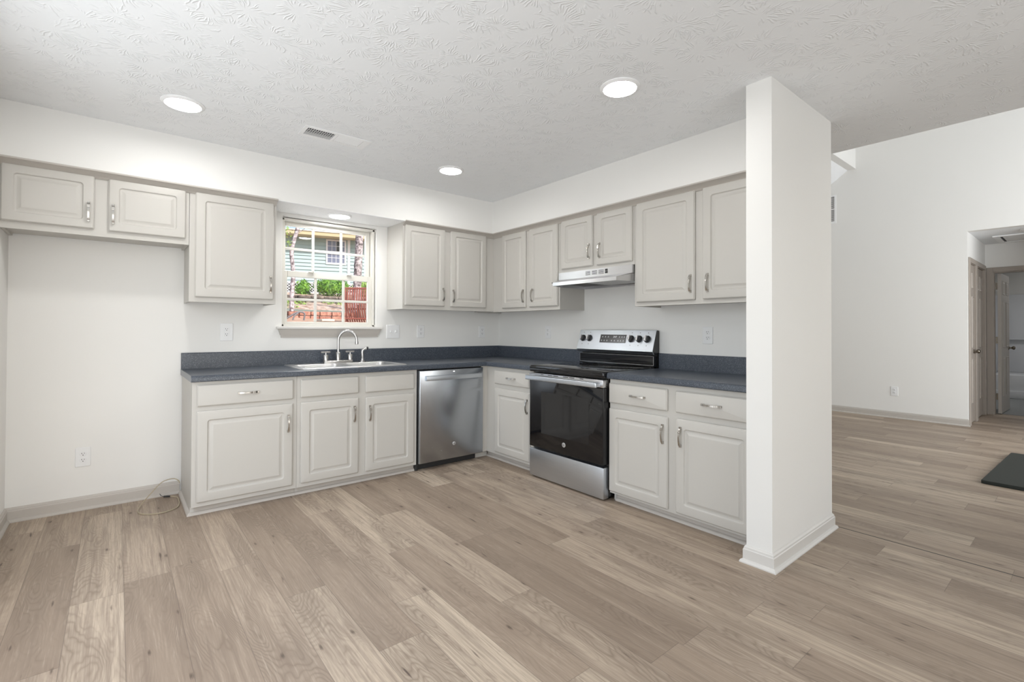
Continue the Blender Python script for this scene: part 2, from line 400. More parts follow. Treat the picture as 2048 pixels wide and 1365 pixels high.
# trim between soffit and cabinets
def cove(T, s0, s1, e0=0, e1=0):
    prof = [(.311, 2.088), (.318, 2.088), (.330, 2.100), (.352, 2.112), (.374, 2.119), (.374, 2.128), (.3655, 2.128), (.3655, 2.1215), (.311, 2.1215)]
    return loft(N(), [[T(s0 + e0 * (d - .311), d, z) for d, z in prof], [T(s1 + e1 * (d - .311), d, z) for d, z in prof]])
struct('trim_1', cove(A3, XL, -2.335), TRIM)
struct('trim_2', cove(A3, -1.31, -.311, 0, -1), TRIM)
struct('trim_3', cove(B3, .311, 3.037, 1, 0), TRIM)

# baseboards: profile stands off a wall face, with a shoe at the floor
BB = [(0, 0), (.026, 0), (.026, .006), (.021, .015), (.013, .019), (.013, .066), (.010, .070), (.009, .078), (.004, .084), (.002, .088), (0, .088)]
def bboard(name, p0, p1, n, m0=0, m1=0, mt=TRIM, hs=1.0):
    """p0->p1 along the wall, n = outward normal; m0/m1 = mitre factors"""
    p0 = Vector(p0 + (0,)); p1 = Vector(p1 + (0,)); n = Vector(n + (0,)); t = (p1 - p0).normalized()
    r = [[p + n * d + t * (m * d) + Vector((0, 0, z * hs)) for d, z in BB] for p, m in ((p0, m0), (p1, m1))]
    return struct(name, loft(N(), r), mt)
bboard('baseboard_back', (XL, 0), (-2.886, 0), (0, -1), 1, 0)
bboard('baseboard_left', (XL, 0), (XL, -4.0), (1, 0), 1, 0)
b = N()
for p0, p1, n, m0, m1 in (((-.75, -3.0365), (-.75, -3.162), (-1, 0), -1, 1), ((-.75, -3.162), (.0774, -3.162), (0, -1), -1, 1), ((.0774, -3.162), (.0774, -3.0), (1, 0), -1, 0)):
    P0 = Vector(p0 + (0,)); P1 = Vector(p1 + (0,)); nn = Vector(n + (0,)); t = (P1 - P0).normalized()
    loft(b, [[p + nn * d + t * (mm * d) + Vector((0, 0, z)) for d, z in BB] for p, mm in ((P0, m0), (P1, m1))])
struct('baseboard_partition', b, TRIML)
bboard('baseboard_far', (XF, 0), (XF, YH), (-1, 0), 0, 1)
bboard('baseboard_living', (.0774, 0), (.0774, -3.0), (1, 0))

# ================================================================== SINK WINDOW
w = bpy.data.objects.new('window_1', None); sc.collection.objects.link(w); w.location = (-1.814, .05, WZ0); tag(w, kind='structure')
FY0, FY1 = .028, .125
b = N(); r = .02
for x0, x1, z0, z1 in ((WX0, WX0 + r, WZ0, WZ1), (WX1 - r - .008, WX1 - .008, WZ0, WZ1), (WX0, WX1, WZ1 - r - .006, WZ1 - .006), (WX0, WX1, WZ0 - .002, WZ0 + .018)):
    box(b, W3, x0, x1, FY0, FY1, z0, z1, .002, 1)
obj('window_frame', b, VINYL, w)
def sash(name, x0, x1, z0, z1, y0, y1, gx0, gx1, gz0, gz1, vx, hz):
    s = obj(name, N(), VINYL, w)
    b = N()
    for a in ((x0, gx0, z0, z1), (gx1, x1, z0, z1), (gx0, gx1, z0, gz0), (gx0, gx1, gz1, z1)): box(b, W3, a[0], a[1], y0, y1, a[2], a[3], .003, 1)
    bmesh.ops.translate(b, verts=b.verts, vec=-rootloc(w)); b.to_mesh(s.data); b.free()
    b = N(); ym = (y0 + y1) / 2
    for x in vx: box(b, W3, x - .0105, x + .0105, ym - .008, ym + .008, gz0, gz1, .003, 1)
    for z in hz: box(b, W3, gx0, gx1, ym - .0075, ym + .0075, z - .0105, z + .0105, .003, 1)
    obj('muntin_grid', b, VINYL, s)
    b = N(); box(b, W3, gx0, gx1, ym - .002, ym + .002, gz0, gz1); obj('pane', b, GLASS, s)
    return s
up = sash('upper_sash', -2.196, -1.446, 1.61, 2.066, .085, .115, -2.170, -1.485, 1.653, 2.032, (-1.946, -1.705), (1.846,))
lo = sash('lower_sash', -2.194, -1.440, 1.212, 1.655, .050, .080, -2.162, -1.476, 1.235, 1.606, (-1.934, -1.694), (1.421,))
b = N()
for x in (-1.975, -1.65):
    box(b, W3, x - .022, x + .022, .034, .052, 1.650, 1.660, .002, 1); box(b, W3, x + .012, x + .02, .026, .04, 1.628, 1.662, .002, 1)
obj('sash_lock', b, VINYL, w)
b = N(); box(b, A3, -2.257, -1.366, -.03, .040, WZ0 - .022, WZ0 - .001, .005, 2); obj('window_stool', b, TRIML, w)
b = N(); loft(b, [[A3(s, d, z) for s, d, z in ((x0, .001, zz), (x0, dd, zz), (x1, dd, zz), (x1, .001, zz))] for x0, x1, dd, zz in
      ((-2.245, -1.378, .030, 1.174), (-2.236, -1.388, .024, 1.150), (-2.228, -1.398, .016, 1.125), (-2.222, -1.404, .014, 1.122), (-2.222, -1.404, .011, 1.104))])
obj('window_apron', b, TRIM, w, smooth=25)

# ================================================================== CABINETS
def add_handle(T, s, d, z, vert, parent, L=.122):
    """arched bar pull; s,z centre, d = face depth"""
    b = N(); rings = []; n = 18
    def Q(a, o, w): return T(s + w, d + o, z + a) if vert else T(s + a, d + o, z + w)
    for i in range(n + 1):
        f = i / n; a = (f - .5) * (L - .018); arc = math.sin(PI * f)
        o = .011 + .013 * arc ** .8; wd = .0062 - .0020 * math.sin(PI * min(1, f * 1.25)); th = .0042 + .001 * (1 - arc)
        da = a + .0
        rings.append([Q(da, o - th, -wd), Q(da, o - th, wd), Q(da, o + th, wd), Q(da, o + th, -wd)])
    loft(b, rings)
    for e in (-1, 1):
        a0 = e * (L / 2 - .009)
        vs = [(a0 - .009, -.006, a0 + .009, .006)]
        for x0, w0, x1, w1 in vs:
            loft(b, [[Q(x0, o, w0 * k), Q(x1, o, w0 * k), Q(x1, o, w1 * k), Q(x0, o, w1 * k)] for o, k in ((0, 1.1), (.004, 1.1), (.006, .95), (.0125, .95))])
    for e in (.23, .30):
        a = e * L
        arc = math.sin(PI * (a / (L - .018) + .5)); o = .011 + .013 * max(0, arc) ** .8
        loft(b, [[Q(a + da, o - .0058 * k, -.0068 * k), Q(a + da, o - .0058 * k, .0068 * k), Q(a + da, o + .0058 * k, .0068 * k), Q(a + da, o + .0058 * k, -.0068 * k)] for da, k in ((-.0035, .8), (-.0018, 1), (.0018, 1), (.0035, .8))])
    return obj('handle', b, NICK, parent, smooth=40)
def panel_door(T, s0, s1, z0, z1, d, parent, hs=None, hz=None, vert=True, name='door', fw=.056):
    t = .019; L = []
    for ins, dd, rad in ((0, 0, .007), (0, .011, .007), (.0035, .0135, .006), (.006, .0180, .006), (.010, .019, .005)):
        L.append(rr(T, s0 + ins, s1 - ins, z0 + ins, z1 - ins, d + dd, rad))
    if name == 'door':
        for ins, dd, rad in ((fw, .019, .017), (fw + .003, .0140, .015), (fw + .006, .0108, .011), (fw + .012, .0100, .005), (fw + .015, .0100, .003), (fw + .030, .0175, .002), (fw + .032, .0185, .002), (fw + .036, .0185, .001)):
            L.append(rr(T, s0 + ins, s1 - ins, z0 + ins, z1 - ins, d + dd, rad))
    o = obj(name, loft(N(), L), CAB, parent, smooth=30)
    if hs is not None: add_handle(T, hs, d + .019, hz, vert, o)
    return o
BD, BF = .601, .600     # base cabinet face depth
ZB0, ZB1 = .058, .843
def base_body(T, s0, s1, root, left_side=False, kick=True, s0k=None, s1k=None):
    b = N()
    for a in ((s0, s1, BF - .02, BF, ZB0, ZB1 - .001), (s0, s0 + .018, .01, BF - .02, ZB0, ZB1 - .001), (s1 - .018, s1, .01, BF - .02, ZB0, ZB1 - .001), (s0 + .018, s1 - .018, .01, BF - .02, ZB0, ZB0 + .018), (s0 + .018, s1 - .018, .01, .016, ZB0 + .018, ZB1 - .001)):
        box(b, T, *a)
    box(b, T, s0 + (0 if left_side else .002), s0 + .02, .01, BF - .045, 0, ZB0); 
    obj('body', b, CAB, root)
    if kick:
        k0 = s0 if s0k is None else s0k; k1 = s1 if s1k is None else s1k
        b = N(); box(b, T, k0, k1, .48, .553, 0, ZB0); obj('toe_kick', b, TRIM, root)
        b = N(); prism(b, T, k0, k1, [(.5535, 0), (.571, 0), (.571, .005), (.567, .013), (.560, .018), (.5535, .019)]); obj('shoe_molding', b, TRIM, root, smooth=40)
# run along the window wall
c = thing('base_cabinet', (-2.568, -.3, 0), 'wide white base cabinet at the left end of the run, one drawer over one door', 'cabinet')
b = N(); box(b, A3, -2.877, -2.259, .01, BF, ZB0, ZB1 - .001, .0008, 1); box(b, A3, -2.877, -2.857, .01, .553, 0, ZB0 + .001); obj('body', b, CAB, c)
b = N(); box(b, A3, -2.857, -2.259, .48, .552, 0, ZB0); obj('toe_kick', b, TRIM, c)
b = N(); prof = [(.5535, 0), (.571, 0), (.571, .005), (.567, .013), (.560, .018), (.5535, .019)]
loft(b, [[A3(-2.877 - (d - .5535), d, z) for d, z in prof], [A3(-2.259, d, z) for d, z in prof]])
loft(b, [[A3(-2.877 - (d - .5535), .01, z) for d, z in prof], [A3(-2.877 - (d - .5535), d, z) for d, z in prof]])
obj('shoe_molding', b, TRIM, c, smooth=40)
panel_door(A3, -2.852, -2.285, .686, .823, BD, c, -2.567, .757, False, 'drawer')
panel_door(A3, -2.852, -2.287, .086, .657, BD, c, -2.320, .522)
c = thing('base_cabinet', (-1.783, -.3, 0), 'white sink base cabinet with two blank drawer fronts over two doors', 'cabinet')
base_body(A3, -2.258, -1.322, c)
panel_door(A3, -2.235, -1.818, .690, .818, BD, c, name='drawer_front')
panel_door(A3, -1.763, -1.351, .688, .815, BD, c, name='drawer_front')
panel_door(A3, -2.234, -1.817, .086, .656, BD, c, -1.853, .537)
panel_door(A3, -1.761, -1.350, .084, .653, BD, c, -1.732, .530)
# corner + run along the range wall
c = thing('base_cabinet', (-.3, -.9, 0), 'narrow white base cabinet in the corner between dishwasher and stove', 'cabinet')
b = N(); box(b, B3, .02, 1.248, .01, BF, ZB0, ZB1 - .001, .0008, 1); box(b, A3, -.662, -.599, .10, BF, ZB0, ZB1 - .001, .0008, 1)
box(b, A3, -.700, -.56, .47, .548, 0, ZB0)
obj('body', b, CAB, c)
b = N(); box(b, B3, .55, 1.248, .48, .553, 0, ZB0); obj('toe_kick', b, TRIM, c)
b = N(); prism(b, B3, .548, 1.248, prof); obj('shoe_molding', b, TRIM, c, smooth=40)
panel_door(B3, .733, 1.206, .692, .815, BD, c, .975, .754, False, 'drawer')
panel_door(B3, .735, 1.212, .084, .653, BD, c, 1.188, .540)
c = thing('base_cabinet', (-.3, -2.54, 0), 'white double base cabinet right of the stove, two drawers over two doors', 'cabinet')
base_body(B3, 2.036, 3.036, c, s0k=2.058)
panel_door(B3, 2.037, 2.490, .678, .814, BD, c, 2.276, .744, False, 'drawer')
panel_door(B3, 2.548, 3.022, .678, .811, BD, c, 2.780, .749, False, 'drawer')
panel_door(B3, 2.038, 2.493, .074, .641, BD, c, 2.465, .535)
panel_door(B3, 2.549, 3.022, .074, .643, BD, c, 2.586, .537)
# wall cabinets
ZU = 1.355; ZT = 2.1205; UF = .310
def wall_body(T, s0, s1, z0, root, left=True, right=True, e0=0.0, e1=0.0):
    b = N(); t = .016
    box(b, T, s0, s1, UF - .018, UF, z0, ZT - .002, .0006, 1)
    box(b, T, s0, s0 + t, .002, UF - .018, z0 + .0, ZT - .002); box(b, T, s1 - t, s1, .002, UF - .018, z0 + .0, ZT - .002)
    box(b, T, s0 + t, s1 - t, .002, UF - .018, z0 + .014, z0 + .028); box(b, T, s0 + t, s1 - t, .002, UF - .018, ZT - .03, ZT - .004); box(b, T, s0 + t, s1 - t, .002, .008, z0 + .028, ZT - .03)
    return obj('body', b, CAB, root)
UD = UF + .001
c = thing('wall_cabinet', (-3.31, -.15, 1.737), 'short two-door wall cabinet over the empty fridge space', 'cabinet')
wall_body(A3, XL + .001, -2.874, 1.737, c)
panel_door(A3, -3.750, -3.355, 1.777, 2.100, UD, c, -3.381, 1.878, fw=.050)
panel_door(A3, -3.290, -2.893, 1.775, 2.099, UD, c, -3.267, 1.879, fw=.050)
c = thing('wall_cabinet', (-2.6, -.15, ZU), 'tall single-door wall cabinet left of the window', 'cabinet')
wall_body(A3, -2.872, -2.335, 1.357, c)
panel_door(A3, -2.840, -2.353, 1.389, 2.102, UD, c, -2.376, 1.500)
c = thing('wall_cabinet', (-.8, -.15, ZU), 'two-door wall cabinet between the window and the corner', 'cabinet')
wall_body(A3, -1.311, -.3105, ZU, c)
panel_door(A3, -1.293, -.886, 1.387, 2.102, UD, c, -.910, 1.497, fw=.052)
panel_door(A3, -.826, -.413, 1.387, 2.106, UD, c, -.801, 1.488, fw=.052)
c = thing('wall_cabinet', (-.15, -.7, ZU), 'two-door wall cabinet between the corner and the range hood', 'cabinet')
b_ = wall_body(B3, .03, 1.253, 1.350, c)
panel_door(B3, .465, .818, 1.381, 2.094, UD, c, .798, 1.487, fw=.050)
panel_door(B3, .867, 1.237, 1.381, 2.092, UD, c, .924, 1.487, fw=.050)
c = thing('wall_cabinet', (-.15, -1.64, 1.658), 'short two-door wall cabinet above the range hood', 'cabinet')
wall_body(B3, 1.2545, 2.0245, 1.660, c)
panel_door(B3, 1.281, 1.628, 1.688, 2.098, UD, c, 1.600, 1.806, fw=.048)
panel_door(B3, 1.671, 2.010, 1.686, 2.095, UD, c, 1.709, 1.799, fw=.048)
c = thing('wall_cabinet', (-.15, -2.53, ZU), 'large two-door wall cabinet right of the hood beside the partition', 'cabinet')
wall_body(B3, 2.026, 3.036, 1.350, c)
panel_door(B3, 2.048, 2.507, 1.377, 2.098, UD, c, 2.481, 1.485)
panel_door(B3, 2.561, 3.022, 1.377, 2.099, UD, c, 2.599, 1.483)

# ================================================================== WORKTOPS
ZC = .884; ZCB = .8435
NOSE = [(.545, ZCB), (.632, ZCB), (.635, ZCB + .004), (.635, ZC - .016), (.632, ZC - .006), (.625, ZC - .001), (.615, ZC), (.545, ZC)]
SX0, SX1, SD0, SD1 = -2.205, -1.400, .075, .535
c = thing('countertop', (-1.7, -.3, ZCB), 'dark speckled L-shaped worktop holding the sink, running round the corner', 'countertop')
b = N(); prism(b, A3, -2.885, -.545, NOSE); prism(b, B3, .545, 1.250, NOSE)
box(b, A3, -2.885, SX0, .02, .545, ZCB, ZC); box(b, A3, SX1, -.545, .02, .545, ZCB, ZC); box(b, A3, SX0, SX1, .02, SD0, ZCB, ZC); box(b, A3, SX0, SX1, SD1, .545, ZCB, ZC)
box(b, W3, -.545, -.02, -1.250, -.02, ZCB, ZC)
obj('worktop', b, LAM, c, smooth=25)
BS = [(.001, ZCB), (.019, ZCB), (.019, .994), (.016, 1.000), (.001, 1.000)]
b = N(); prism(b, A3, -2.885, -.0005, BS); prism(b, B3, .019, 1.250, BS); obj('backsplash', b, LAM, c)
b = N(); box(b, A3, -2.8866, -2.8852, .002, .628, ZCB, ZC - .003); obj('end_cap', b, plain('laminate_end_lit', (.30, .31, .33), .5), c)  # end face painted paler, the light it catches put into its colour
c = thing('countertop', (-.3, -2.53, ZCB), 'short dark speckled worktop between the stove and the partition', 'countertop')
b = N(); prism(b, B3, 2.034, 3.036, NOSE); box(b, B3, 2.034, 3.036, .02, .545, ZCB, ZC); obj('worktop', b, LAM, c, smooth=25)
b = N(); prism(b, B3, 2.034, 3.036, BS); obj('backsplash', b, LAM, c)

# ================================================================== SINK, TAP
c = thing('sink', (-1.80, -.31, ZC), 'stainless double-bowl sink dropped into the worktop under the window', 'sink')
def bowl(b, x0, x1, d0, d1, depth):
    ZR = ZC + .006; R = []
    for ins, z, r in ((0, ZR, .05), (.004, ZR - .006, .05), (.010, ZR - .05, .05), (.02, ZR - depth + .03, .05), (.05, ZR - depth, .04)):
        R.append(rr(lambda s, d, zz: A3(s, zz, d), x0 + ins, x1 - ins, d0 + ins, d1 - ins, z, r, 5))
    loft(b, R, False, True); return R[0]
b = N(); X0, X1, Q0, Q1 = -2.215, -1.390, .058, .568
holes = []
for x0, x1, d0, d1 in ((-2.175, -1.822, .165, .530), (-1.790, -1.430, .165, .530)):
    bowl(b, x0, x1, d0, d1, .16); holes.append((x0, x1, d0, d1))
b_sink = obj('basin', b, SINK, c, smooth=50)
# deck with two bowl cut-outs built from rings joined to plain strips
b = N(); ZR = ZC + .006
k = 5
def deckcell(x0, x1, d0, d1, hx0, hx1, hd0, hd1):
    T2 = lambda s, d, zz: A3(s, zz, d)
    inner = rr(T2, hx0, hx1, hd0, hd1, ZR, .05, k)
    # outer points in the same order: clamp to the cell rectangle
    outer = []
    cx, cd = (hx0 + hx1) / 2, (hd0 + hd1) / 2
    for p in inner:
        s, d = p.x, -p.y; ds, dd = s - cx, d - cd
        fs = ((x1 if ds > 0 else x0) - cx) / ds if abs(ds) > 1e-6 else 1e9; fd = ((d1 if dd > 0 else d0) - cd) / dd if abs(dd) > 1e-6 else 1e9
        f = min(fs, fd); outer.append(A3(cx + ds * f, cd + dd * f, ZR))
    loft(b, [inner, outer], False, False)
    cs = [A3(x1, d1, ZR), A3(x0, d1, ZR), A3(x0, d0, ZR), A3(x1, d0, ZR)]
    n = len(outer)
    for q in range(4):
        # fill the corner triangle between the two clamped points nearest each cell corner
        idx = sorted(range(n), key=lambda i_: (outer[i_] - cs[q]).length)[:2]
        i0, i1 = sorted(idx)
        if (i1 - i0) in (1, n - 1) and (outer[i0] - cs[q]).length > 1e-5 and (outer[i1] - cs[q]).length > 1e-5:
            try: b.faces.new([b.verts.new(outer[i0]), b.verts.new(outer[i1]), b.verts.new(cs[q])])
            except Exception: pass
xm = -1.806
deckcell(X0 + .012, xm, .150, Q1 - .012, *holes[0]); deckcell(xm, X1 - .012, .150, Q1 - .012, *holes[1])
box(b, A3, X0 + .012, X1 - .012, Q0 + .012, .150, ZR - .003, ZR)
fr = [(ZC + .0003, 0), (ZC + .003, .002), (ZR + .001, .008), (ZR, .0125)]
loft(b, [rr(lambda s, d, zz: A3(s, zz, d), X0 + i_, X1 - i_, Q0 + i_, Q1 - i_, z, .012, 3) for z, i_ in fr], False, False)
obj('deck', b, SINK, c, smooth=40, recalc=True)
for x in (-2.0, -1.61):
    b = N(); lathe(b, (x, -.35, ZR - .1605), (0, 0, 1), [(.042, 0), (.042, .003), (.034, .0035), (.03, .001), (.001, .001)], 20); obj('drain', b, NICK, c, smooth=40)
c = thing('faucet', (-1.795, -.105, ZR), 'brushed nickel gooseneck tap with two lever handles behind the sink', 'faucet')
b = N(); FX, FY = -1.795, -.105
loft(b, [rr(lambda s, d, zz: A3(s, zz, d), FX - .125 + i_, FX + .125 - i_, -FY - .028 + i_, -FY + .028 - i_, z, .02, 4) for i_, z in ((0, ZR + .0005), (0, ZR + .018), (.004, ZR + .023), (.01, ZR + .024))]); obj('base_plate', b, FAUC, c, smooth=40)
b = N(); lathe(b, (FX, FY, ZR + .022), (0, 0, 1), [(.019, 0), (.019, .065), (.017, .068), (.013, .069)], 24); 
pts = [(FX, FY, ZR + .06 + i * .02) for i in range(7)]
top = ZR + .185; R_ = .074; dirv = Vector((.93, -.37, 0)).normalized()
for i in range(1, 19):
    a = PI * i / 18; p = Vector((FX, FY, top)) + dirv * (R_ * (1 - math.cos(a))) + Vector((0, 0, R_ * math.sin(a) * 1.15)); pts.append(tuple(p))
e = Vector(pts[-1]); pts.append(tuple(e + Vector((0, 0, -.012))))
tube(b, pts, .0115, 14); lathe(b, e + Vector((0, 0, -.006)), (0, 0, -1), [(.0145, 0), (.0145, .022), (.012, .024), (.012, .001)], 18)
obj('spout', b, FAUC, c, smooth=40)
for sx in (-1, 1):
    hx = FX + sx * .102; b = N()
    lathe(b, (hx, FY, ZR + .022), (0, 0, 1), [(.021, 0), (.021, .045), (.019, .048), (.007, .049), (.006, .068)], 24)
    d_ = Vector((1, .15, 0)).normalized(); c0 = Vector((hx, FY, ZR + .092))
    tube(b, [c0 - d_ * .045, c0 + d_ * .035], .0075, 12)
    obj('lever_handle', b, FAUC, c, smooth=40)
c = thing('side_sprayer', (-1.588, -.115, ZR), 'small nickel side sprayer standing right of the tap', 'sprayer')
b = N(); lathe(b, (-1.588, -.115, ZR + .0005), (0, 0, 1), [(.026, 0), (.025, .006), (.016, .012), (.013, .03)], 22)
obj('base', b, FAUC, c, smooth=40)
b = N(); tube(b, [(-1.588, -.115, ZR + .028), (-1.588, -.115, ZR + .06), (-1.590, -.115, ZR + .085), (-1.586, -.117, ZR + .103), (-1.572, -.121, ZR + .114), (-1.556, -.126, ZR + .118)], [.0115, .0135, .0125, .0115, .011, .0105], 12); obj('wand', b, FAUC, c, smooth=40)
b = N(); lathe(b, (-1.556, -.126, ZR + .118), (.94, -.3, .1), [(.0105, 0), (.013, .003), (.013, .014), (.009, .016)], 14); obj('nozzle', b, BLKP, c, smooth=40)

# ================================================================== DISHWASHER
c = thing('dishwasher', (-.99, -.3, 0), 'stainless steel dishwasher under the worktop beside the corner', 'dishwasher')
b = N(); box(b, A3, -1.318, -.664, .03, .590, .06, .840); obj('tub_body', b, BLK, c)
DX0, DX1 = -1.308, -.664
b = N(); L = []
for ins, dd, rad in ((0, .592, .003), (0, .625, .003), (.002, .629, .003), (.005, .631, .003)): L.append(rr(A3, DX0 + ins, DX1 - ins, .062 + ins, .833 - ins, dd, rad, 3))
dr = obj('door', loft(b, L), SSD, c, smooth=30)
b = N(); box(b, A3, -1.262, -.700, .655, .667, .747, .787, .003, 2)
for s in (-1.262, -.718): box(b, A3, s, s + .018, .630, .66, .748, .786, .002, 1)
obj('handle', b, SS, dr, smooth=30)
b = N(); lathe(b, A3(-.973, .631, .189), (0, -1, 0), [(.0155, 0), (.0155, .0015), (.0145, .002)], 26); lg = obj('logo', b, LOGO, dr, smooth=30)
text('lettering', 'GE', MARK, dr, facing(A3, -.973, .6335, .189) , .017)
b = N(); box(b, A3, -.985, -.971, .6305, .632, .810, .816); obj('indicator_light', b, INDI, dr)
b = N(); box(b, A3, -1.322, -.705, .50, .565, .004, .058); box(b, A3, -1.3215, -1.30, .54, .590, .002, .056, .004, 1); obj('toe_panel', b, BLKP, c)

# ================================================================== STOVE
S0, S1 = 1.262, 2.026
c = thing('electric_range', (-.33, -1.644, 0), 'freestanding stainless and black glass electric stove between base cabinets', 'stove')
b = N(); box(b, B3, S0 + .004, S1 - .004, .03, .60, .02, .845, .002, 1)
for s in (S0 + .02, S1 - .05):
    for d in (.06, .56): box(b, B3, s, s + .03, d, d + .03, 0, .021)
obj('body', b, BLK, c)
b = N(); L = []
for ins, z, r in ((.003, .843, .008), (0, .848, .01), (0, .880, .01), (.004, .889, .01), (.010, .892, .01)): L.append(rr(lambda s, d, zz: B3(s, zz, d), S0 - .002 + ins, S1 + .002 - ins, .055 + ins, .662 - ins, z, r, 4))
ct = obj('cooktop', loft(b, L), BLKG, c, smooth=35)
RING = plain('burner_ring', (.045, .045, .046), .25)
for s, d, r in ((1.45, .50, .115), (1.84, .50, .09), (1.45, .24, .08), (1.84, .24, .10), (1.644, .19, .05)):
    b = N(); n = 40
    for rr_ in (r, r * .66):
        loft(b, [[B3(s, d, .8923) + Vector((math.cos(2 * PI * q / n) * k_, math.sin(2 * PI * q / n) * k_, 0)) for q in range(n)] for k_ in (rr_ - .0012, rr_ + .0012)], False, False)
    obj('burner_ring', b, RING, ct, recalc=False)
# oven door
b = N(); L = []
for ins, dd, r in ((0, .603, .004), (0, .655, .004), (.002, .659, .004), (.005, .660, .004)): L.append(rr(B3, S0 + .001 + ins, S1 - .001 - ins, .246 + ins, .778 - ins, dd, r, 3))
od = obj('oven_door', loft(b, L), BLKG, c, smooth=30)
b = N(); box(b, B3, 1.400, 1.895, .6602, .6606, .365, .690); obj('oven_window', b, BLKW, od)
b = N(); box(b, B3, S0 + .001, S1 - .001, .603, .664, .779, .832, .003, 2); tr = obj('door_top_trim', b, SSB, od, smooth=30)
for a0, a1 in ((1.400, 1.430), (1.480, 1.530), (1.540, 1.590), (1.645, 1.695), (1.705, 1.757), (1.810, 1.845)): b = N(); box(b, B3, a0, a1, .6635, .6648, .8225, .8275); obj('vent_slot', b, BLACKV, od)
for i in range(4): b = N(); box(b, B3, S1 - .0015, S1 - .0003, .620, .634, .786 + i * .0115, .792 + i * .0115); obj('side_vent', b, BLACKV, od)
b = N(); box(b, B3, 1.270, 2.005, .700, .718, .780, .816, .006, 3)
for s in (1.272, 1.985): box(b, B3, s, s + .018, .663, .71, .783, .812, .003, 1)
obj('handle', b, SS, od, smooth=35)
b = N(); lathe(b, B3(1.648, .660, .318), (-1, 0, 0), [(.0175, 0), (.0175, .0015), (.0165, .002)], 26); obj('logo', b, LOGO, od, smooth=30)
text('lettering', 'GE', MARK, od, facing(B3, 1.648, .6626, .318), .019)
b = N(); box(b, B3, S0 + .001, S1 - .001, .603, .658, .014, .228, .003, 2); dw_ = obj('drawer', b, SS, c, smooth=30)
# backguard
b = N(); prism(b, B3, S0 - .002, S1 + .002, [(.006, .88), (.028, .88), (.028, .98), (.082, .992), (.097, 1.016), (.046, 1.172), (.030, 1.175), (.006, 1.172)]); obj('rear_housing', b, BLK, c)
b = N(); L = []
slope = Vector((-.0515, .1625)).normalized()
def PN(s, u, o):   # u along the sloped face from its lower edge, o out of it
    d = .102 + slope.x * u; z = 1.012 + slope.y * u; nrm = Vector((slope.y, -slope.x)); return B3(s, d + nrm.x * o, z + nrm.y * o)
prism(b, B3, S0 - .006, S1 + .006, [(.076, .988), (.083, .987), (.102, 1.012), (.0505, 1.1745), (.044, 1.177), (.036, 1.177), (.0475, 1.168), (.096, 1.016)])
cp = obj('control_panel', b, SS, c)
b = N(); 
for s0, s1, u0, u1 in ((1.500, 1.765, .062, .132),): loft(b, [[PN(s0, u0, o), PN(s1, u0, o), PN(s1, u1, o), PN(s0, u1, o)] for o in (0.0, .0032)])
obj('display', b, DISP, cp)
def pm(s, u, o):
    p = PN(s, u, o); x = (PN(s + 1, u, o) - p).normalized(); y = (PN(s, u + 1, o) - p).normalized(); n = x.cross(y)
    return Matrix(((x.x, y.x, n.x, p.x), (x.y, y.y, n.y, p.y), (x.z, y.z, n.z, p.z), (0, 0, 0, 1)))
text('clock_digits', '2:17', GLYPH, cp, pm(1.655, .112, .0038), .020)
for u, ss in ((.112, (1.525, 1.555, 1.585, 1.700, 1.725, 1.748)), (.080, (1.520, 1.548, 1.577, 1.625, 1.655, 1.692, 1.718, 1.744))):
    for s in ss:
        b = N()
        for q in range(3):
            w_ = .005 - q * .0012
            loft(b, [[PN(s - w_, u - .004 + q * .004, o), PN(s + w_, u - .004 + q * .004, o), PN(s + w_, u - .0025 + q * .004, o), PN(s - w_, u - .0025 + q * .004, o)] for o in (.0033, .0037)])
        obj('key_symbol', b, GLYPH, cp)
for s in (1.306, 1.379, 1.816, 1.893, 1.968):
    p0 = PN(s, .099, .0002); nrm = (PN(s, .099, 1.0002) - p0).normalized()
    b = N(); lathe(b, p0, nrm, [(.0285, 0), (.0285, .004), (.025, .006), (.0235, .020), (.021, .023)], 30); kb = obj('knob', b, BLKP, cp, smooth=35)
    b = N(); y_ = (PN(s, .2, 0) - PN(s, .1, 0)).normalized(); x_ = B3(s + 1, 0, 0) - B3(s, 0, 0)
    loft(b, [[p0 + nrm * h + x_ * (sx * w_) + y_ * (sy * l_) for sx, sy in ((-1, -1), (1, -1), (1, 1), (-1, 1))] for h, w_, l_ in ((.02, .0085, .022), (.036, .0065, .021), (.038, .005, .019))])
    obj('grip', b, SSB, kb, smooth=30)
    for du in (.046, .150):
        b = N(); loft(b, [[PN(s - .003, du - .003, o), PN(s + .003, du - .003, o), PN(s + .003, du + .003, o), PN(s - .003, du + .003, o)] for o in (.0003, .0009)])
        obj('printed_mark', b, MARK, cp)
b = N(); box(b, B3, S0 + .004, S1 - .004, .028, .070, .893, .976, .002, 1); box(b, B3, S0 + .004, S1 - .004, .070, .075, .893, .903); gp = obj('rear_glass_panel', b, BLKG, c)
b = N(); box(b, B3, S0 + .004, S1 - .004, .0702, .0716, .904, .9065); box(b, B3, S0 + .004, S1 - .004, .0702, .0716, .9745, .976); box(b, B3, S0 + .0035, S0 + .006, .0702, .0716, .904, .976); box(b, B3, S1 - .006, S1 - .0035, .0702, .0716, .904, .976)
obj('chrome_edge', b, SSB, gp)

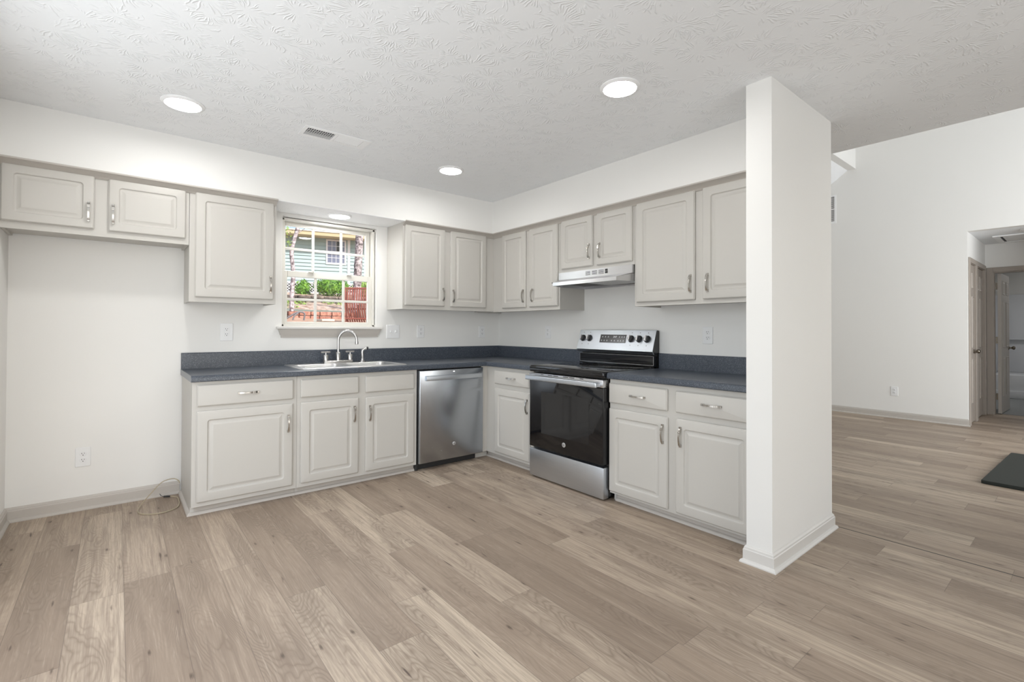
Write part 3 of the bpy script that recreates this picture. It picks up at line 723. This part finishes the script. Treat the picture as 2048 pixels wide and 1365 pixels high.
# ================================================================== RANGE HOOD
c = thing('range_hood', (-.2, -1.64, 1.535), 'slim stainless under-cabinet range hood over the stove', 'range hood')
def plan(a0, a1, d0, dm, df, f0, f1, z): return [B3(a0, d0, z), B3(a1, d0, z), B3(a1, dm, z), B3(f1, df, z), B3(f0, df, z), B3(a0, dm, z)]
b = N(); loft(b, [plan(1.262, 2.020, .003, .300, .334, 1.262, 2.020, 1.6585), plan(1.262, 2.020, .003, .300, .334, 1.262, 2.020, 1.598),
    plan(1.262, 2.020, .003, .300, .455, 1.315, 1.972, 1.566), plan(1.262, 2.020, .003, .300, .457, 1.315, 1.972, 1.538),
    plan(1.272, 2.010, .012, .295, .446, 1.322, 1.965, 1.538), plan(1.272, 2.010, .012, .295, .446, 1.322, 1.965, 1.560), plan(1.272, 2.010, .012, .29, .33, 1.272, 2.010, 1.592)])
hd = obj('body', b, SSB, c)
for s0, s1 in ((1.567, 1.616), (1.634, 1.686), (1.702, 1.754)):
    for i in range(4): b = N(); box(b, B3, s0, s1, .3335, .335, 1.6155 + i * .0086, 1.6190 + i * .0086); obj('vent_slot', b, BLACKV, hd)
for z in (1.6145, 1.6325):
    b = N(); box(b, B3, 1.768, 1.791, .334, .339, z, z + .0155, .002, 1); obj('rocker_switch', b, BLKP, c)
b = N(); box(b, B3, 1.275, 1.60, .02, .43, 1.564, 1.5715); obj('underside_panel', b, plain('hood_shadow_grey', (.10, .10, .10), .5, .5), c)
b = N(); loft(b, [[B3(1.60, .05, z), B3(1.95, .05, z), B3(1.95, .42, z), B3(1.60, .42, z)] for z in (1.553, 1.570)]); obj('grease_filter', b, FILT, c)
b = N(); tube(b, [B3(1.97, .42, 1.55), B3(1.98, .2, 1.547), B3(1.98, .04, 1.55)], .003, 8); obj('filter_frame', b, SSB, c, smooth=30)
b = N(); tube(b, [B3(1.60, .43, 1.552), B3(1.605, .05, 1.552)], .003, 8); obj('filter_frame', b, SSB, c, smooth=30)

# ================================================================== OUTLETS AND SWITCH
def ring_box(b, T, s0, s1, z0, z1, d0, d1, r, bev): loft(b, [rr(T, s0, s1, z0, z1, d0, r, 3), rr(T, s0, s1, z0, z1, d1 - bev, r, 3), rr(T, s0 + bev, s1 - bev, z0 + bev, z1 - bev, d1, r, 3)])
def outlet(T, s, z, label, group, square=False, w=.076, h=.122):
    r_ = thing('wall_outlet', T(s, 0, z), label, 'outlet', group)
    b = N(); ring_box(b, T, s - w / 2, s + w / 2, z - h / 2, z + h / 2, .0005, .006, .004, .002); pl = obj('cover_plate', b, WHITE, r_, smooth=30)
    if square:
        b = N(); ring_box(b, T, s - .0165, s + .0165, z - .033, z + .033, .006, .0085, .002, .001); rc = [obj('receptacle', b, WHITE, r_, smooth=30)] * 2
    else:
        rc = []
        for dz in (-.0195, .0195):
            b = N(); ring_box(b, T, s - .0165, s + .0165, z + dz - .014, z + dz + .014, .006, .0088, .0125, .001); rc.append(obj('receptacle', b, WHITE, r_, smooth=30))
    for q, dz in enumerate((-.0195, .0195)):
        b = N()
        box(b, T, s - .0075, s - .0050, .0086, .0092, z + dz + .001, z + dz + .009); box(b, T, s + .0050, s + .0073, .0086, .0092, z + dz + .002, z + dz + .009)
        lathe(b, T(s, .0086, z + dz - .006), T(0, 1, 0) - T(0, 0, 0), [(.0028, 0), (.0028, .0006)], 10)
        obj('slots', b, BLACKV, rc[q])
    return r_
GO = 'duplex wall outlets above the worktop'
outlet(A3, -2.602, 1.150, 'white rectangular-face outlet on the window wall, left of the window', GO, True, .085, .132)
outlet(A3, -.961, 1.153, 'white outlet on the window wall next right from the light switch', GO)
outlet(A3, -.230, 1.150, 'white outlet on the window wall closest to the corner', GO)
outlet(B3, .785, 1.152, 'white outlet on the stove wall, left of the stove', GO)
outlet(B3, 2.422, 1.142, 'white outlet on the stove wall above the worktop right of the stove', GO)
outlet(A3, -3.404, .340, 'white outlet low on the empty fridge-space wall, left above baseboard', 'low wall outlets')
outlet(lambda s, d, z: Vector((XF - d, -s, z)), 2.419, .362, 'white outlet low on the far living room wall', 'low wall outlets', w=.08, h=.125)
r_ = thing('light_switch', A3(-1.250, 0, 1.152), 'white two-gang toggle switch plate right of the window', 'switch')
b = N(); ring_box(b, A3, -1.315, -1.185, 1.090, 1.216, .0005, .006, .004, .002); obj('cover_plate', b, WHITE, r_, smooth=30)
for s in (-1.274, -1.226):
    b = N(); loft(b, [[A3(s + q * .004, .006 + e_, 1.151 + zz + w_ * .008) for q, w_ in ((-1, -1), (1, -1), (1, 1), (-1, 1))] for e_, zz in ((0, 0), (.014, .006))]); obj('toggle', b, WHITE, r_)

# ================================================================== RECESSED LIGHTS
def can(x, y, zc, R, label, group='recessed ceiling lights'):
    r_ = thing('recessed_light', (x, y, zc), label, 'light', group)
    b = N(); lathe(b, (x, y, zc), (0, 0, -1), [(R, 0.0), (R, .003), (R - .004, .006), (R * .85, .010), (R * .83, .011), (R * .815, .006), (R * .81, .001)], 48, False); obj('trim_ring', b, VENT, r_, smooth=40)
    b = N(); n = 48; vs = [b.verts.new((x + math.cos(2 * PI * k / n) * R * .812, y + math.sin(2 * PI * k / n) * R * .812, zc - .0022)) for k in range(n)]; b.faces.new(vs[::-1]); obj('lens', b, LENSM, r_, recalc=False)
can(-2.967, -.934, CE, .105, 'round recessed light nearest the left side, above the fridge space')
can(-1.235, -2.612, CE, .102, 'round recessed light nearest the partition, highest in the picture')
can(-1.212, -.936, CE, .102, 'round recessed light deepest in the room near the corner')
can(-1.820, -.183, ZS - .004, .098, 'round recessed light under the soffit, above the sink window')
# ceiling register
c = thing('ceiling_vent', (-2.145, -1.0, CE), 'white rectangular louvred register in the kitchen ceiling', 'vent')
CB = lambda s, d, z: Vector((s, d, CE - z))
b = N(); x0, x1, y0, y1 = -2.352, -1.930, -1.088, -.914
for a in ((x0, x1, y0, y0 + .025), (x0, x1, y1 - .03, y1), (x0, x0 + .022, y0 + .025, y1 - .03), (x1 - .045, x1, y0 + .025, y1 - .03), (-2.160, -2.142, y0 + .025, y1 - .03)): box(b, CB, a[0], a[1], a[2], a[3], .0005, .005)
obj('frame', b, VENT, c)
b = N(); box(b, CB, x0 + .02, -2.15, y0 + .02, y1 - .02, .0003, .0012); obj('duct_opening', b, BLACKV, c)
b = N(); box(b, CB, -2.15, x1 - .04, y0 + .02, y1 - .02, .0003, .0012); obj('backing', b, plain('vent_shadow', (.35, .35, .35), .6), c)
b = N()
for i in range(13):
    xx = x0 + .03 + i * .0140; box(b, CB, xx, xx + .0045, y0 + .024, y1 - .029, .0015, .0035)
for yy in (-1.032, -1.004): box(b, CB, x0 + .02, -2.16, yy, yy + .005, .002, .0042)
box(b, CB, x0 + .02, -2.16, -.985, y1 - .029, .0014, .0016)
sl = obj('louvre_left', b, plain('louvre_grey', (.5, .5, .5), .5), c)
b = N()
for i in range(12):
    xx = -2.138 + i * .0136; loft(b, [[CB(xx, yy, .0015), CB(xx + .010, yy, .0045), CB(xx + .0112, yy, .0045), CB(xx + .002, yy, .0013)] for yy in (y0 + .024, y1 - .029)])
obj('louvre_right', b, VENT, c)
# return grille on far wall
FW = lambda s, d, z: Vector((XF - d, -s, z))
c = thing('return_grille', (XF, -1.5, 2.75), 'slatted return air grille high on the far living room wall, mostly hidden', 'vent')
b = N()
for a in ((1.20, 1.745, 2.75, 2.782), (1.20, 1.745, 3.145, 3.167), (1.20, 1.23, 2.782, 3.145), (1.722, 1.745, 2.782, 3.145)): box(b, FW, a[0], a[1], .0005, .008, a[2], a[3])
box(b, FW, 1.23, 1.722, .0005, .007, 2.958, 2.970); obj('frame', b, VENT, c)
b = N(); box(b, FW, 1.23, 1.722, .0004, .001, 2.782, 3.145); obj('duct_opening', b, BLACKV, c)
b = N()
for i in range(24):
    z = 2.787 + i * .0148; loft(b, [[FW(s, .0015, z), FW(s, .007, z + .005), FW(s, .007, z + .0065), FW(s, .0015, z + .0015)] for s in (1.23, 1.722)])
obj('louvre', b, VENT, c)

# ================================================================== CABLE, MAT
b = N(); pts = []
ctl = [(-2.893, -.10, .095), (-2.900, -.09, .112), (-2.93, -.07, .125), (-2.99, -.06, .110), (-3.05, -.10, .060), (-3.10, -.17, .022), (-3.125, -.25, .008), (-3.120, -.33, .0055), (-3.07, -.385, .005), (-3.0, -.40, .005), (-2.93, -.355, .005), (-2.908, -.27, .005), (-2.906, -.20, .006), (-2.91, -.13, .009), (-2.945, -.095, .012)]
def cr(P, n=8):
    P = [Vector(p) for p in P]; out = []
    for i in range(len(P) - 1):
        a, b1, c1, d = P[max(i - 1, 0)], P[i], P[i + 1], P[min(i + 2, len(P) - 1)]
        for k_ in range(n):
            t = k_ / n; out.append(.5 * ((2 * b1) + (c1 - a) * t + (2 * a - 5 * b1 + 4 * c1 - d) * t * t + (3 * b1 - a - 3 * c1 + d) * t ** 3))
    return out + [P[-1]]
r_ = thing('cable', (-2.95, -.25, 0), 'thin beige coaxial cable looped on the floor beside the left base cabinet', 'cable')
tube(b, cr(ctl), .0032, 8); obj('cord', b, CABLEM, r_, smooth=60)
b = N(); tube(b, [(-2.945, -.095, .012), (-2.962, -.085, .012), (-2.982, -.078, .013)], [.0055, .0065, .0055], 10); tube(b, [(-2.982, -.078, .013), (-2.996, -.068, .020), (-3.002, -.055, .030)], .0018, 6); obj('connector', b, BLKP, r_, smooth=40)
b = N(); L = [rr(lambda s, d, zz: Vector((s, zz, d)), 1.93 + i_, 3.33 - i_, -4.62 + i_, -3.615 - i_, z, .02, 4) for i_, z in ((0, .001), (0, .022), (.003, .026), (.008, .027))]
m_ = obj('floor_mat', loft(b, L), RUBBER, smooth=40, loc=(2.63, -4.1, 0)); bpy.context.view_layer.update()
m_.rotation_euler.z = math.radians(-2.0); tag(m_, 'thick black mat lying on the plank floor at the right edge', 'mat')

# ================================================================== HALL
HL = lambda s, d, z: Vector((s, YH - d, z))
def casing(name, T, s0, s1, zt, w_=.065, d=.018):
    b = N()
    for a in ((s0 - w_, s0, 0, zt + w_), (s1, s1 + w_, 0, zt + w_), (s0, s1, zt, zt + w_)): box(b, T, a[0], a[1], .001, d, a[2], a[3], .004, 2)
    if T is HL:
        for a in ((s0 - .001, s0 + .006, 0, zt), (s1 - .006, s1 + .001, 0, zt), (s0, s1, zt - .006, zt + .001)): box(b, T, a[0], a[1], -.1, .002, a[2], a[3])
    return struct(name, b, DARKTRIM)
def six_panel(b, T, s0, s1, z0, z1, d0, t):
    """leaf with raised panels on both faces"""
    box(b, T, s0, s1, d0 - t, d0, z0, z1)
    W_ = s1 - s0; st = W_ * .15; mid = W_ * .12
    rows = ((.12, .40), (.47, .80), (.85, .95))
    for r0, r1 in rows:
        for c0, c1 in ((s0 + st, s0 + W_ / 2 - mid / 2), (s0 + W_ / 2 + mid / 2, s1 - st)):
            za, zb = z0 + (z1 - z0) * r0, z0 + (z1 - z0) * r1
            for dd, sg in ((d0, 1), (d0 - t, -1)):
                loft(b, [[T(c0 + i_, dd + sg * h, za + i_), T(c1 - i_, dd + sg * h, za + i_), T(c1 - i_, dd + sg * h, zb - i_), T(c0 + i_, dd + sg * h, zb - i_)] for i_, h in ((0, .0003), (.004, .007), (.012, .006), (.022, .002), (.03, .006), (.034, .0065))])
def knob(T, s, d, z, sg, parent, name='knob', mt=BRASSY):
    b = N(); ax = T(0, sg, 0) - T(0, 0, 0); lathe(b, T(s, d, z), ax, [(.032, 0), (.031, .006), (.014, .010), (.012, .030), (.020, .036), (.028, .048), (.027, .060), (.016, .070), (.002, .072)], 22); return obj(name, b, mt, parent, smooth=50)
b = N(); six_panel(b, HL, D1[0] + .0065, D1[1] - .0065, .012, 2.03, -.006, .035); dd1 = struct('door_1', b, DARKTRIM); knob(HL, 5.375, -.012, .917, 1, dd1)
b = N(); six_panel(b, HL, D2[0] + .0065, D2[1] - .0065, .012, 2.03, -.012, .035); dd2 = struct('door_2', b, DARKTRIM)
casing('trim_4', HL, D1[0], D1[1], 2.04, .062); casing('trim_5', HL, D2[0], D2[1], 2.04, .062)
HE = lambda s, d, z: Vector((HX - d, -s, z))
casing('trim_6', HE, 3.228, 3.95, 2.012, .066)
b = N(); box(b, W3, HX + .001, HX + .1, -3.240, -3.2285, 0, 2.01); box(b, W3, HX + .001, HX + .1, -3.9495, -3.938, 0, 2.01); box(b, W3, HX + .001, HX + .1, -3.938, -3.240, 2.0, 2.011); struct('trim_7', b, DARKTRIM)
# bathroom door standing open into the bathroom
BD3 = lambda s, d, z: Vector((6.45 + s * math.cos(.03), -3.262 - d - s * math.sin(.03), z))
b = N(); six_panel(b, BD3, 0, .70, .012, 2.0, .035, .035); d3 = struct('door_3', b, TRIM)
knob(BD3, .63, .035, .93, 1, d3)
for z in (.25, 1.05, 1.82):
    b = N(); box(b, W3, 6.425, 6.455, -3.262, -3.243, z - .045, z + .045); tube(b, [(6.437, -3.252, z - .048), (6.437, -3.252, z + .048)], .006, 8); obj('hinge', b, BRASSY, d3)
c = thing('attic_hatch', (5.9, -3.6, 2.415), 'framed attic access panel in the dim hallway ceiling', 'hatch')
HC = lambda s, d, z: Vector((s, d, 2.415 - z))
b = N()
for a in ((5.55, 6.25, -3.36, -3.30), (5.55, 6.25, -4.1, -4.04), (5.55, 5.61, -4.04, -3.36), (6.19, 6.25, -4.04, -3.36)): box(b, HC, a[0], a[1], a[2], a[3], .0005, .015, .003, 1)
obj('frame', b, VENT, c)
b = N(); box(b, HC, 5.61, 6.19, -4.04, -3.36, .0005, .002); obj('gap', b, BLACKV, c)
b = N(); box(b, HC, 5.62, 6.165, -4.03, -3.385, .002, .006); obj('panel', b, VENT, c)
c = thing('hall_light', (5.25, -3.70, 2.415), 'flat round unlit ceiling light in the hallway near the attic hatch', 'light')
b = N(); lathe(b, (5.25, -3.72, 2.4145), (0, 0, -1), [(.15, 0), (.15, .012), (.14, .016)], 36); obj('trim_ring', b, VENT, c, smooth=30)
b = N(); lathe(b, (5.25, -3.72, 2.398), (0, 0, -1), [(.13, 0), (.12, .014), (.06, .02), (.001, .022)], 36); obj('diffuser', b, WHITE, c, smooth=50)
# bathtub with its surround
c = thing('bathtub', (9.2, -3.9, 0), 'white bathtub with shelved wall surround seen through the bathroom door', 'bathtub')
b = N(); box(b, W3, 8.86, 9.69, -4.89, -2.91, .004, .42, .02, 3); box(b, W3, 8.83, 8.88, -4.89, -2.91, .004, .14, .01, 2); obj('tub', b, TUB, c, smooth=40)
b = N(); box(b, W3, 9.62, 9.695, -4.89, -2.91, .42, 1.86, .01, 2); box(b, W3, 8.9, 9.69, -2.97, -2.905, .42, 1.86, .02, 2)
for z in (1.02,): box(b, W3, 9.52, 9.63, -4.89, -2.91, z, z + .03, .01, 2)
box(b, W3, 9.58, 9.63, -3.68, -3.62, .42, 1.84, .015, 2)
obj('wall_surround', b, TUB, c, smooth=40)

# ================================================================== OUTSIDE
def uneven(name, col1, col2, scale, rough=.9, bump=.5, bs=None, thr=None, detail=6):
    m, nt, b = mat(name); g = G(nt); p = g.pos(); f = g.noise(p, scale, detail, .6)
    nt.links.new(g.ramp(f, [(.38, col1), (.62, col2)]), b.inputs['Base Color']); b.inputs['Roughness'].default_value = rough
    nt.links.new(g.bump(g.noise(p, bs or scale * 2, 4), bump, .02), b.inputs['Normal']); return m
SOIL = uneven('red_clay_leaf_litter', (.34, .15, .09), (.62, .44, .32), 9)
SOILG = uneven('dry_bank', (.26, .15, .09), (.66, .52, .44), 6)
ROCK = uneven('dark_stone', (.05, .04, .035), (.26, .21, .18), 5)
BRICK = uneven('tumbled_red_block', (.26, .10, .075), (.50, .26, .19), 12)
BARK = uneven('pine_bark', (.06, .045, .045), (.56, .50, .52), 13, bs=30)
BARKL = uneven('pale_bark', (.12, .09, .10), (.66, .60, .63), 11, bs=30)
SIDING = plain('siding_paint', (.36, .47, .48), .6, nscale=2, namt=.03)
FASCIA = plain('fascia_cream', (.50, .42, .26), .6)
WTRIM = plain('white_exterior_trim', (.72, .73, .78), .5)
HGLASS = plain('house_window_glass', (.16, .18, .27), .12, spec=.6)
HDARK = plain('window_dark', (.02, .02, .02), .2)
LEAF = uneven('bush_leaf', (.05, .17, .015), (.24, .46, .05), 6, .55, 0)
LEAFY = uneven('ground_cover_leaf', (.10, .22, .03), (.36, .48, .12), 6, .6, 0)
REDW = plain('red_stained_wood', (.30, .095, .07), .55, nscale=20, namt=.15)
PIPE = plain('grey_pipe', (.17, .16, .17), .5)
SLAB = plain('pale_slab', (.70, .64, .54), .8)
# terraced ground rising to the neighbour's house
def terr(x, y):
    t = y + .266 * x * .9
    return t
def ground(name, pts, m, amp=.03, nx=28, ny=10, seed=0):
    (x0, x1), rows = pts; b = N(); R = []
    prof = rows
    ys = []
    for i in range(len(prof) - 1):
        for k_ in range(ny): f = k_ / ny; ys.append((prof[i][0] * (1 - f) + prof[i + 1][0] * f, prof[i][1] * (1 - f) + prof[i + 1][1] * f))
    ys.append(prof[-1])
    for y, z in ys:
        R.append([b.verts.new((x0 + (x1 - x0) * i / nx, y, z + amp * noise.noise(Vector((x0 + (x1 - x0) * i / nx, y * 1.3, seed)) * 1.7))) for i in range(nx + 1)])
    for a, c_ in zip(R, R[1:]):
        for i in range(nx): b.faces.new((a[i], a[i + 1], c_[i + 1], c_[i]))
    o = obj(name, b, m, smooth='all', recalc=False); return tag(o, kind='structure')
ground('ground_yard', ((-9, 12), [(.3, 1.02), (3, 1.15), (6, 1.30), (12.3, 1.50)]), SOIL, .05, seed=1)
ground('ground_bank', ((-9, 14), [(12.35, 1.78), (14, 2.0), (16.3, 2.22)]), SOILG, .06, seed=2)
ground('ground_upper', ((-9, 16), [(16.45, 2.50), (19, 2.8), (26, 3.0)]), SOILG, .08, seed=3)
# low block wall
def block_wall(name, x0, x1, y, z0, rows, bw, bh, bd, m, label, jit=.01, sl=0.0):
    b = N(); random.seed(hash(name) % 1000 if False else len(name))
    for r in range(rows):
        x = x0 - (r % 2) * bw / 2
        while x < x1:
            w_ = bw * random.uniform(.8, 1.15); j = random.uniform(-jit, jit)
            box(b, W3, x + .012, x + w_ - .012, y + j + sl * x, y + bd + j + sl * x, z0 + r * bh + .006, z0 + (r + 1) * bh - .006, min(bw, bh) * .14, 2); x += w_
    o = obj(name, b, m, smooth=50, loc=((x0 + x1) / 2, y, z0)); return tag(o, label, 'wall')
block_wall('block_wall', -2.2, 3.1, 12.1, 1.44, 2, .34, .145, .30, BRICK, 'low red tumbled block wall across the yard outside the window')
block_wall('stone_wall', -4.0, 7.0, 16.2, 2.18, 3, .55, .11, .35, ROCK, 'dark dry stone wall below the bushes outside', .06)
b = N(); box(b, W3, 3.12, 3.70, 11.75, 12.05, 1.46, 2.0, .05, 2); tag(obj('block_pier', b, ROCK, smooth=50, loc=(3.4, 11.9, 1.5)), 'dark square block pier at the right end of the low wall outside', 'wall')
# house next door
O = Vector((3.2, 21.5, 0)); ha = math.radians(-15.4); he = Vector((math.cos(ha), math.sin(ha), 0)); hn = Vector((-he.y, he.x, 0))
def H3(s, d, z): return O + he * s - hn * d + Vector((0, 0, z))
c = thing('neighbor_house', tuple(H3(1.5, 0, 3.4)), 'blue-green clapboard house with cream fascia seen through the window', 'house')
b = N(); z = 3.42
while z < 5.95:
    for s0, s1 in ((-7, 1.88), (2.86, 9)) if 4.40 < z < 5.72 else ((-7, 9),):
        prism(b, H3, s0, s1, [(0, z), (.050, z), (.006, z + .182), (0, z + .182)])
    z += .18
box(b, H3, -7, 9, -.2, -.001, 2.6, 6.2)
obj('siding', b, SIDING, c)
b = N(); box(b, H3, -7.5, 9.5, .0, .80, 5.79, 5.81); box(b, H3, -7.5, 9.5, .80, .84, 5.78, 5.97); obj('fascia', b, FASCIA, c)
b = N(); loft(b, [[H3(s, d, z) for d, z in ((.88, 5.96), (.88, 5.99), (-4.0, 6.6), (-4.0, 6.3))] for s in (-7.6, 9.6)]); obj('roof', b, plain('roof_pale', (.8, .8, .8), .9), c)
b = N(); box(b, H3, 2.93, 3.06, 0, .06, 3.3, 5.93); obj('corner_board', b, WTRIM, c)
b = N()
for a in ((1.88, 1.96, 4.47, 5.76), (2.78, 2.86, 4.47, 5.76), (1.96, 2.78, 5.68, 5.76), (1.96, 2.78, 4.47, 4.56), (1.96, 2.78, 5.08, 5.16)): box(b, H3, a[0], a[1], 0, .07, a[2], a[3])
wf = obj('window', b, WTRIM, c)
b = N(); box(b, H3, 1.96, 2.78, .02, .03, 4.56, 5.68); obj('pane', b, HGLASS, wf)
b = N()
for x in (2.165, 2.37, 2.575): box(b, H3, x - .01, x + .01, .03, .045, 4.56, 5.68)
for z in (4.82, 5.42): box(b, H3, 1.96, 2.78, .03, .045, z - .01, z + .01)
obj('muntin_grid', b, WTRIM, wf)
b = N(); box(b, H3, 2.38, 2.56, .031, .036, 5.17, 5.66); obj('curtain_gap', b, HDARK, wf)
c = thing('lattice_skirt', tuple(H3(.7, .1, 2.95)), 'white diagonal lattice panel under the neighbouring house', 'lattice')
b = N()
for k_ in range(-12, 36):
    s = k_ * .14
    for sg in (1, -1):
        p0 = (s, 2.98) if sg == 1 else (s + .5, 2.98); p1 = (s + .5, 3.48) if sg == 1 else (s, 3.48)
        dx = .018; dd = .10 + (.012 if sg == 1 else 0)
        loft(b, [[H3(p0[0] - dx, d, p0[1]), H3(p0[0] + dx, d, p0[1]), H3(p1[0] + dx, d, p1[1]), H3(p1[0] - dx, d, p1[1])] for d in (dd, dd + .008)])
box(b, H3, -1.7, 5.6, .095, .13, 3.44, 3.50); box(b, H3, -1.7, 5.6, .095, .13, 2.94, 3.0)
obj('slats', b, WTRIM, c)
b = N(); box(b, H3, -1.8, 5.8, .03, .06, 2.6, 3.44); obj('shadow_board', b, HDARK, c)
# trees
def trunk(name, x, y, z0, pts, r0, r1, m, label, crown=None):
    c = thing(name, (x, y, z0), label, 'tree', None)
    b = N(); n = 16; P = cr([(x + dx, y, z0 + dz) for dx, dz in pts], 10); R = []
    for i, p in enumerate(P):
        f = i / (len(P) - 1); r = r0 * (1 - f) + r1 * f
        R.append([p + Vector((math.cos(a), math.sin(a), 0)) * r * (1 + .13 * noise.noise(Vector((math.cos(a) * 3, math.sin(a) * 3, p.z * 5 + x)))) for a in (2 * PI * k_ / n for k_ in range(n))])
    loft(b, R); obj('trunk', b, m, c, smooth='all')
    return c
def leaves(b, centre, rad, count, size, seed=0, squash=1.0, hollow=.35):
    rn = random.Random(seed)
    for _ in range(count):
        while True:
            v = Vector((rn.uniform(-1, 1), rn.uniform(-1, 1), rn.uniform(-1, 1)))
            if hollow < v.length < 1: break
        p = Vector(centre) + Vector((v.x * rad[0], v.y * rad[1], v.z * rad[2]))
        n = Vector((rn.gauss(0, 1), rn.gauss(0, 1) - .3, rn.gauss(0, 1) + .6)).normalized(); u = n.orthogonal().normalized(); w_ = n.cross(u)
        a = rn.uniform(0, 6.28); u, w_ = u * math.cos(a) + w_ * math.sin(a), w_ * math.cos(a) - u * math.sin(a)
        s = size * rn.uniform(.6, 1.3)
        b.faces.new([b.verts.new(p + q) for q in (-u * s, -w_ * s * .45, u * s, w_ * s * .45)])
t1 = trunk('slender_tree', .97, 11.8, 1.70, [(0, 0), (.0, .6), (.03, 1.2), (-.02, 1.9), (.14, 2.6), (.24, 3.2), (.34, 4.4)], .068, .055, BARKL, 'slender pale-barked tree left of centre outside the window')
b = N(); leaves(b, (.55, 11.8, 4.15), (.42, .5, .75), 260, .05, 3, hollow=0); leaves(b, (1.35, 11.9, 5.6), (1.0, .8, .6), 300, .05, 5, hollow=0); obj('foliage', b, LEAFY, t1, recalc=False)
b = N(); tube(b, [(1.18, 11.8, 4.5), (.9, 11.8, 4.75), (.55, 11.8, 4.9)], [.02, .014, .006], 6); tube(b, [(1.16, 11.8, 4.2), (1.4, 11.8, 4.4), (1.55, 11.8, 4.7)], [.014, .01, .005], 6); obj('branch', b, BARK, t1)
trunk('pine_tree', 3.33, 12.39, 1.6, [(-.12, 0), (-.05, 1.1), (-.01, 2.0), (.03, 3.2), (.06, 5.0), (.1, 9)], .145, .12, BARK, 'thick rough-barked pine trunk on the right outside the window')
# bushes
def bush(centre, rad, n, label, seed, m=LEAF, size=.055):
    c = thing('bush', (centre[0], centre[1], centre[2] - rad[2]), label, 'bush', 'bushes on the bank outside')
    b = N(); leaves(b, centre, rad, n, size, seed)
    bmesh.ops.create_icosphere(b, subdivisions=2, radius=1, matrix=Matrix.Translation(Vector(centre)) @ Matrix.Diagonal((rad[0] * .72, rad[1] * .72, rad[2] * .72, 1)))
    obj('foliage', b, m, c, recalc=False)
    b = N(); tube(b, [(centre[0], centre[1], centre[2] - rad[2] - .1), (centre[0], centre[1], centre[2] - rad[2] * .4)], .04, 6); obj('stem', b, BARK, c)
def at(u, v, dep): return Vector((-3.24017, -4.18419, 1.18161)) + (F2 + R3 * (u - 1024) / FPX + U3 * (648.466 - v) / FPX) * dep
bush((4.05, 17.3, 3.02), (.78, .6, .46), 2300, 'large bright green bush in the middle outside the window', 1)
bush((1.55, 18.4, 3.00), (.62, .6, .50), 1300, 'green bush behind the slender tree, leftmost of the bushes', 2)
bush((3.05, 18.0, 2.90), (.36, .4, .45), 700, 'small green bush beside the lattice, left of the big bush', 3)
bush((5.75, 17.4, 3.08), (.75, .6, .42), 1000, 'pale green bush above the red slatted chair', 4, LEAFY)
b = N()
rn = random.Random(8)
for _ in range(900):
    x = rn.uniform(-1.5, 3.6); y = rn.uniform(12.5, 16.1); z = 1.78 + (y - 12.35) * .115
    if noise.noise(Vector((x * .9, y * .9, 0))) < .16 or (x > 2.9 and y < 13.0) or y > 16.0: continue
    leaves(b, (x, y, z + .06), (.09, .09, .09), 4, .05, rn.random(), hollow=0)
tag(obj('ground_cover', b, LEAFY, recalc=False, loc=(1, 14, 1.9)), 'patches of low green weeds on the bank behind the block wall', 'weeds', kind='stuff')
# red slatted lawn chair seen from behind
c = thing('slatted_chair', (.88, 6.4, 1.30), 'curved red slatted wooden lawn chair standing in the yard', 'chair')
E0 = Vector((.705, 6.54, 0)); E1 = Vector((1.115, 6.22, 0)); ed = (E1 - E0); en = Vector((-ed.y, ed.x, 0)).normalized()
ns = 11
for i in range(ns):
    f = i / (ns - 1); b = N(); R = []
    for j in range(15):
        t = j / 14; z = 1.31 + .80 * t; lean = .16 * (1 - t) ** 2 ; back = .02 - .10 * math.sin(PI * t) + .10 * (1 - t)
        p = E0 + ed * (f + lean * .55 - .02) + en * (back + .05 * t); p.z = z; wv = ed.normalized() * .0155
        R.append([p - wv, p + wv, p + wv + en * .02, p - wv + en * .02])
    loft(b, R); obj('slat', b, REDW, c)
b = N()
for z in (2.08, 1.62, 1.40):
    p0 = E0 + en * .06; p1 = E1 + en * .06; tube(b, [(p0.x, p0.y, z), (p1.x, p1.y, z)], .018, 6)
for e_ in (E0, E1): tube(b, [(e_.x + en.x * .10, e_.y + en.y * .10, 1.27), (e_.x + en.x * .08, e_.y + en.y * .08, 2.02)], .022, 6)
obj('frame', b, REDW, c)
b = N(); box(b, W3, -.02, .24, 5.85, 6.20, 1.325, 1.37, .01, 2); tag(obj('stone_slab', b, SLAB, smooth=40, loc=(.1, 6.0, 1.33)), 'pale flat slab lying on the red soil outside', 'slab')
b = N(); tube(b, cr([(-.10, 8.55, 1.36), (.06, 8.52, 1.47), (.20, 8.5, 1.56), (.32, 8.5, 1.585), (.40, 8.5, 1.54), (.385, 8.5, 1.38)]), .022, 10); tube(b, cr([(.11, 8.45, 1.36), (.14, 8.45, 1.47), (.24, 8.46, 1.56)]), .020, 10)
tag(obj('drain_pipe', b, PIPE, smooth=60, loc=(.15, 8.5, 1.36)), 'bent grey corrugated pipe in front of the low block wall outside', 'pipe')
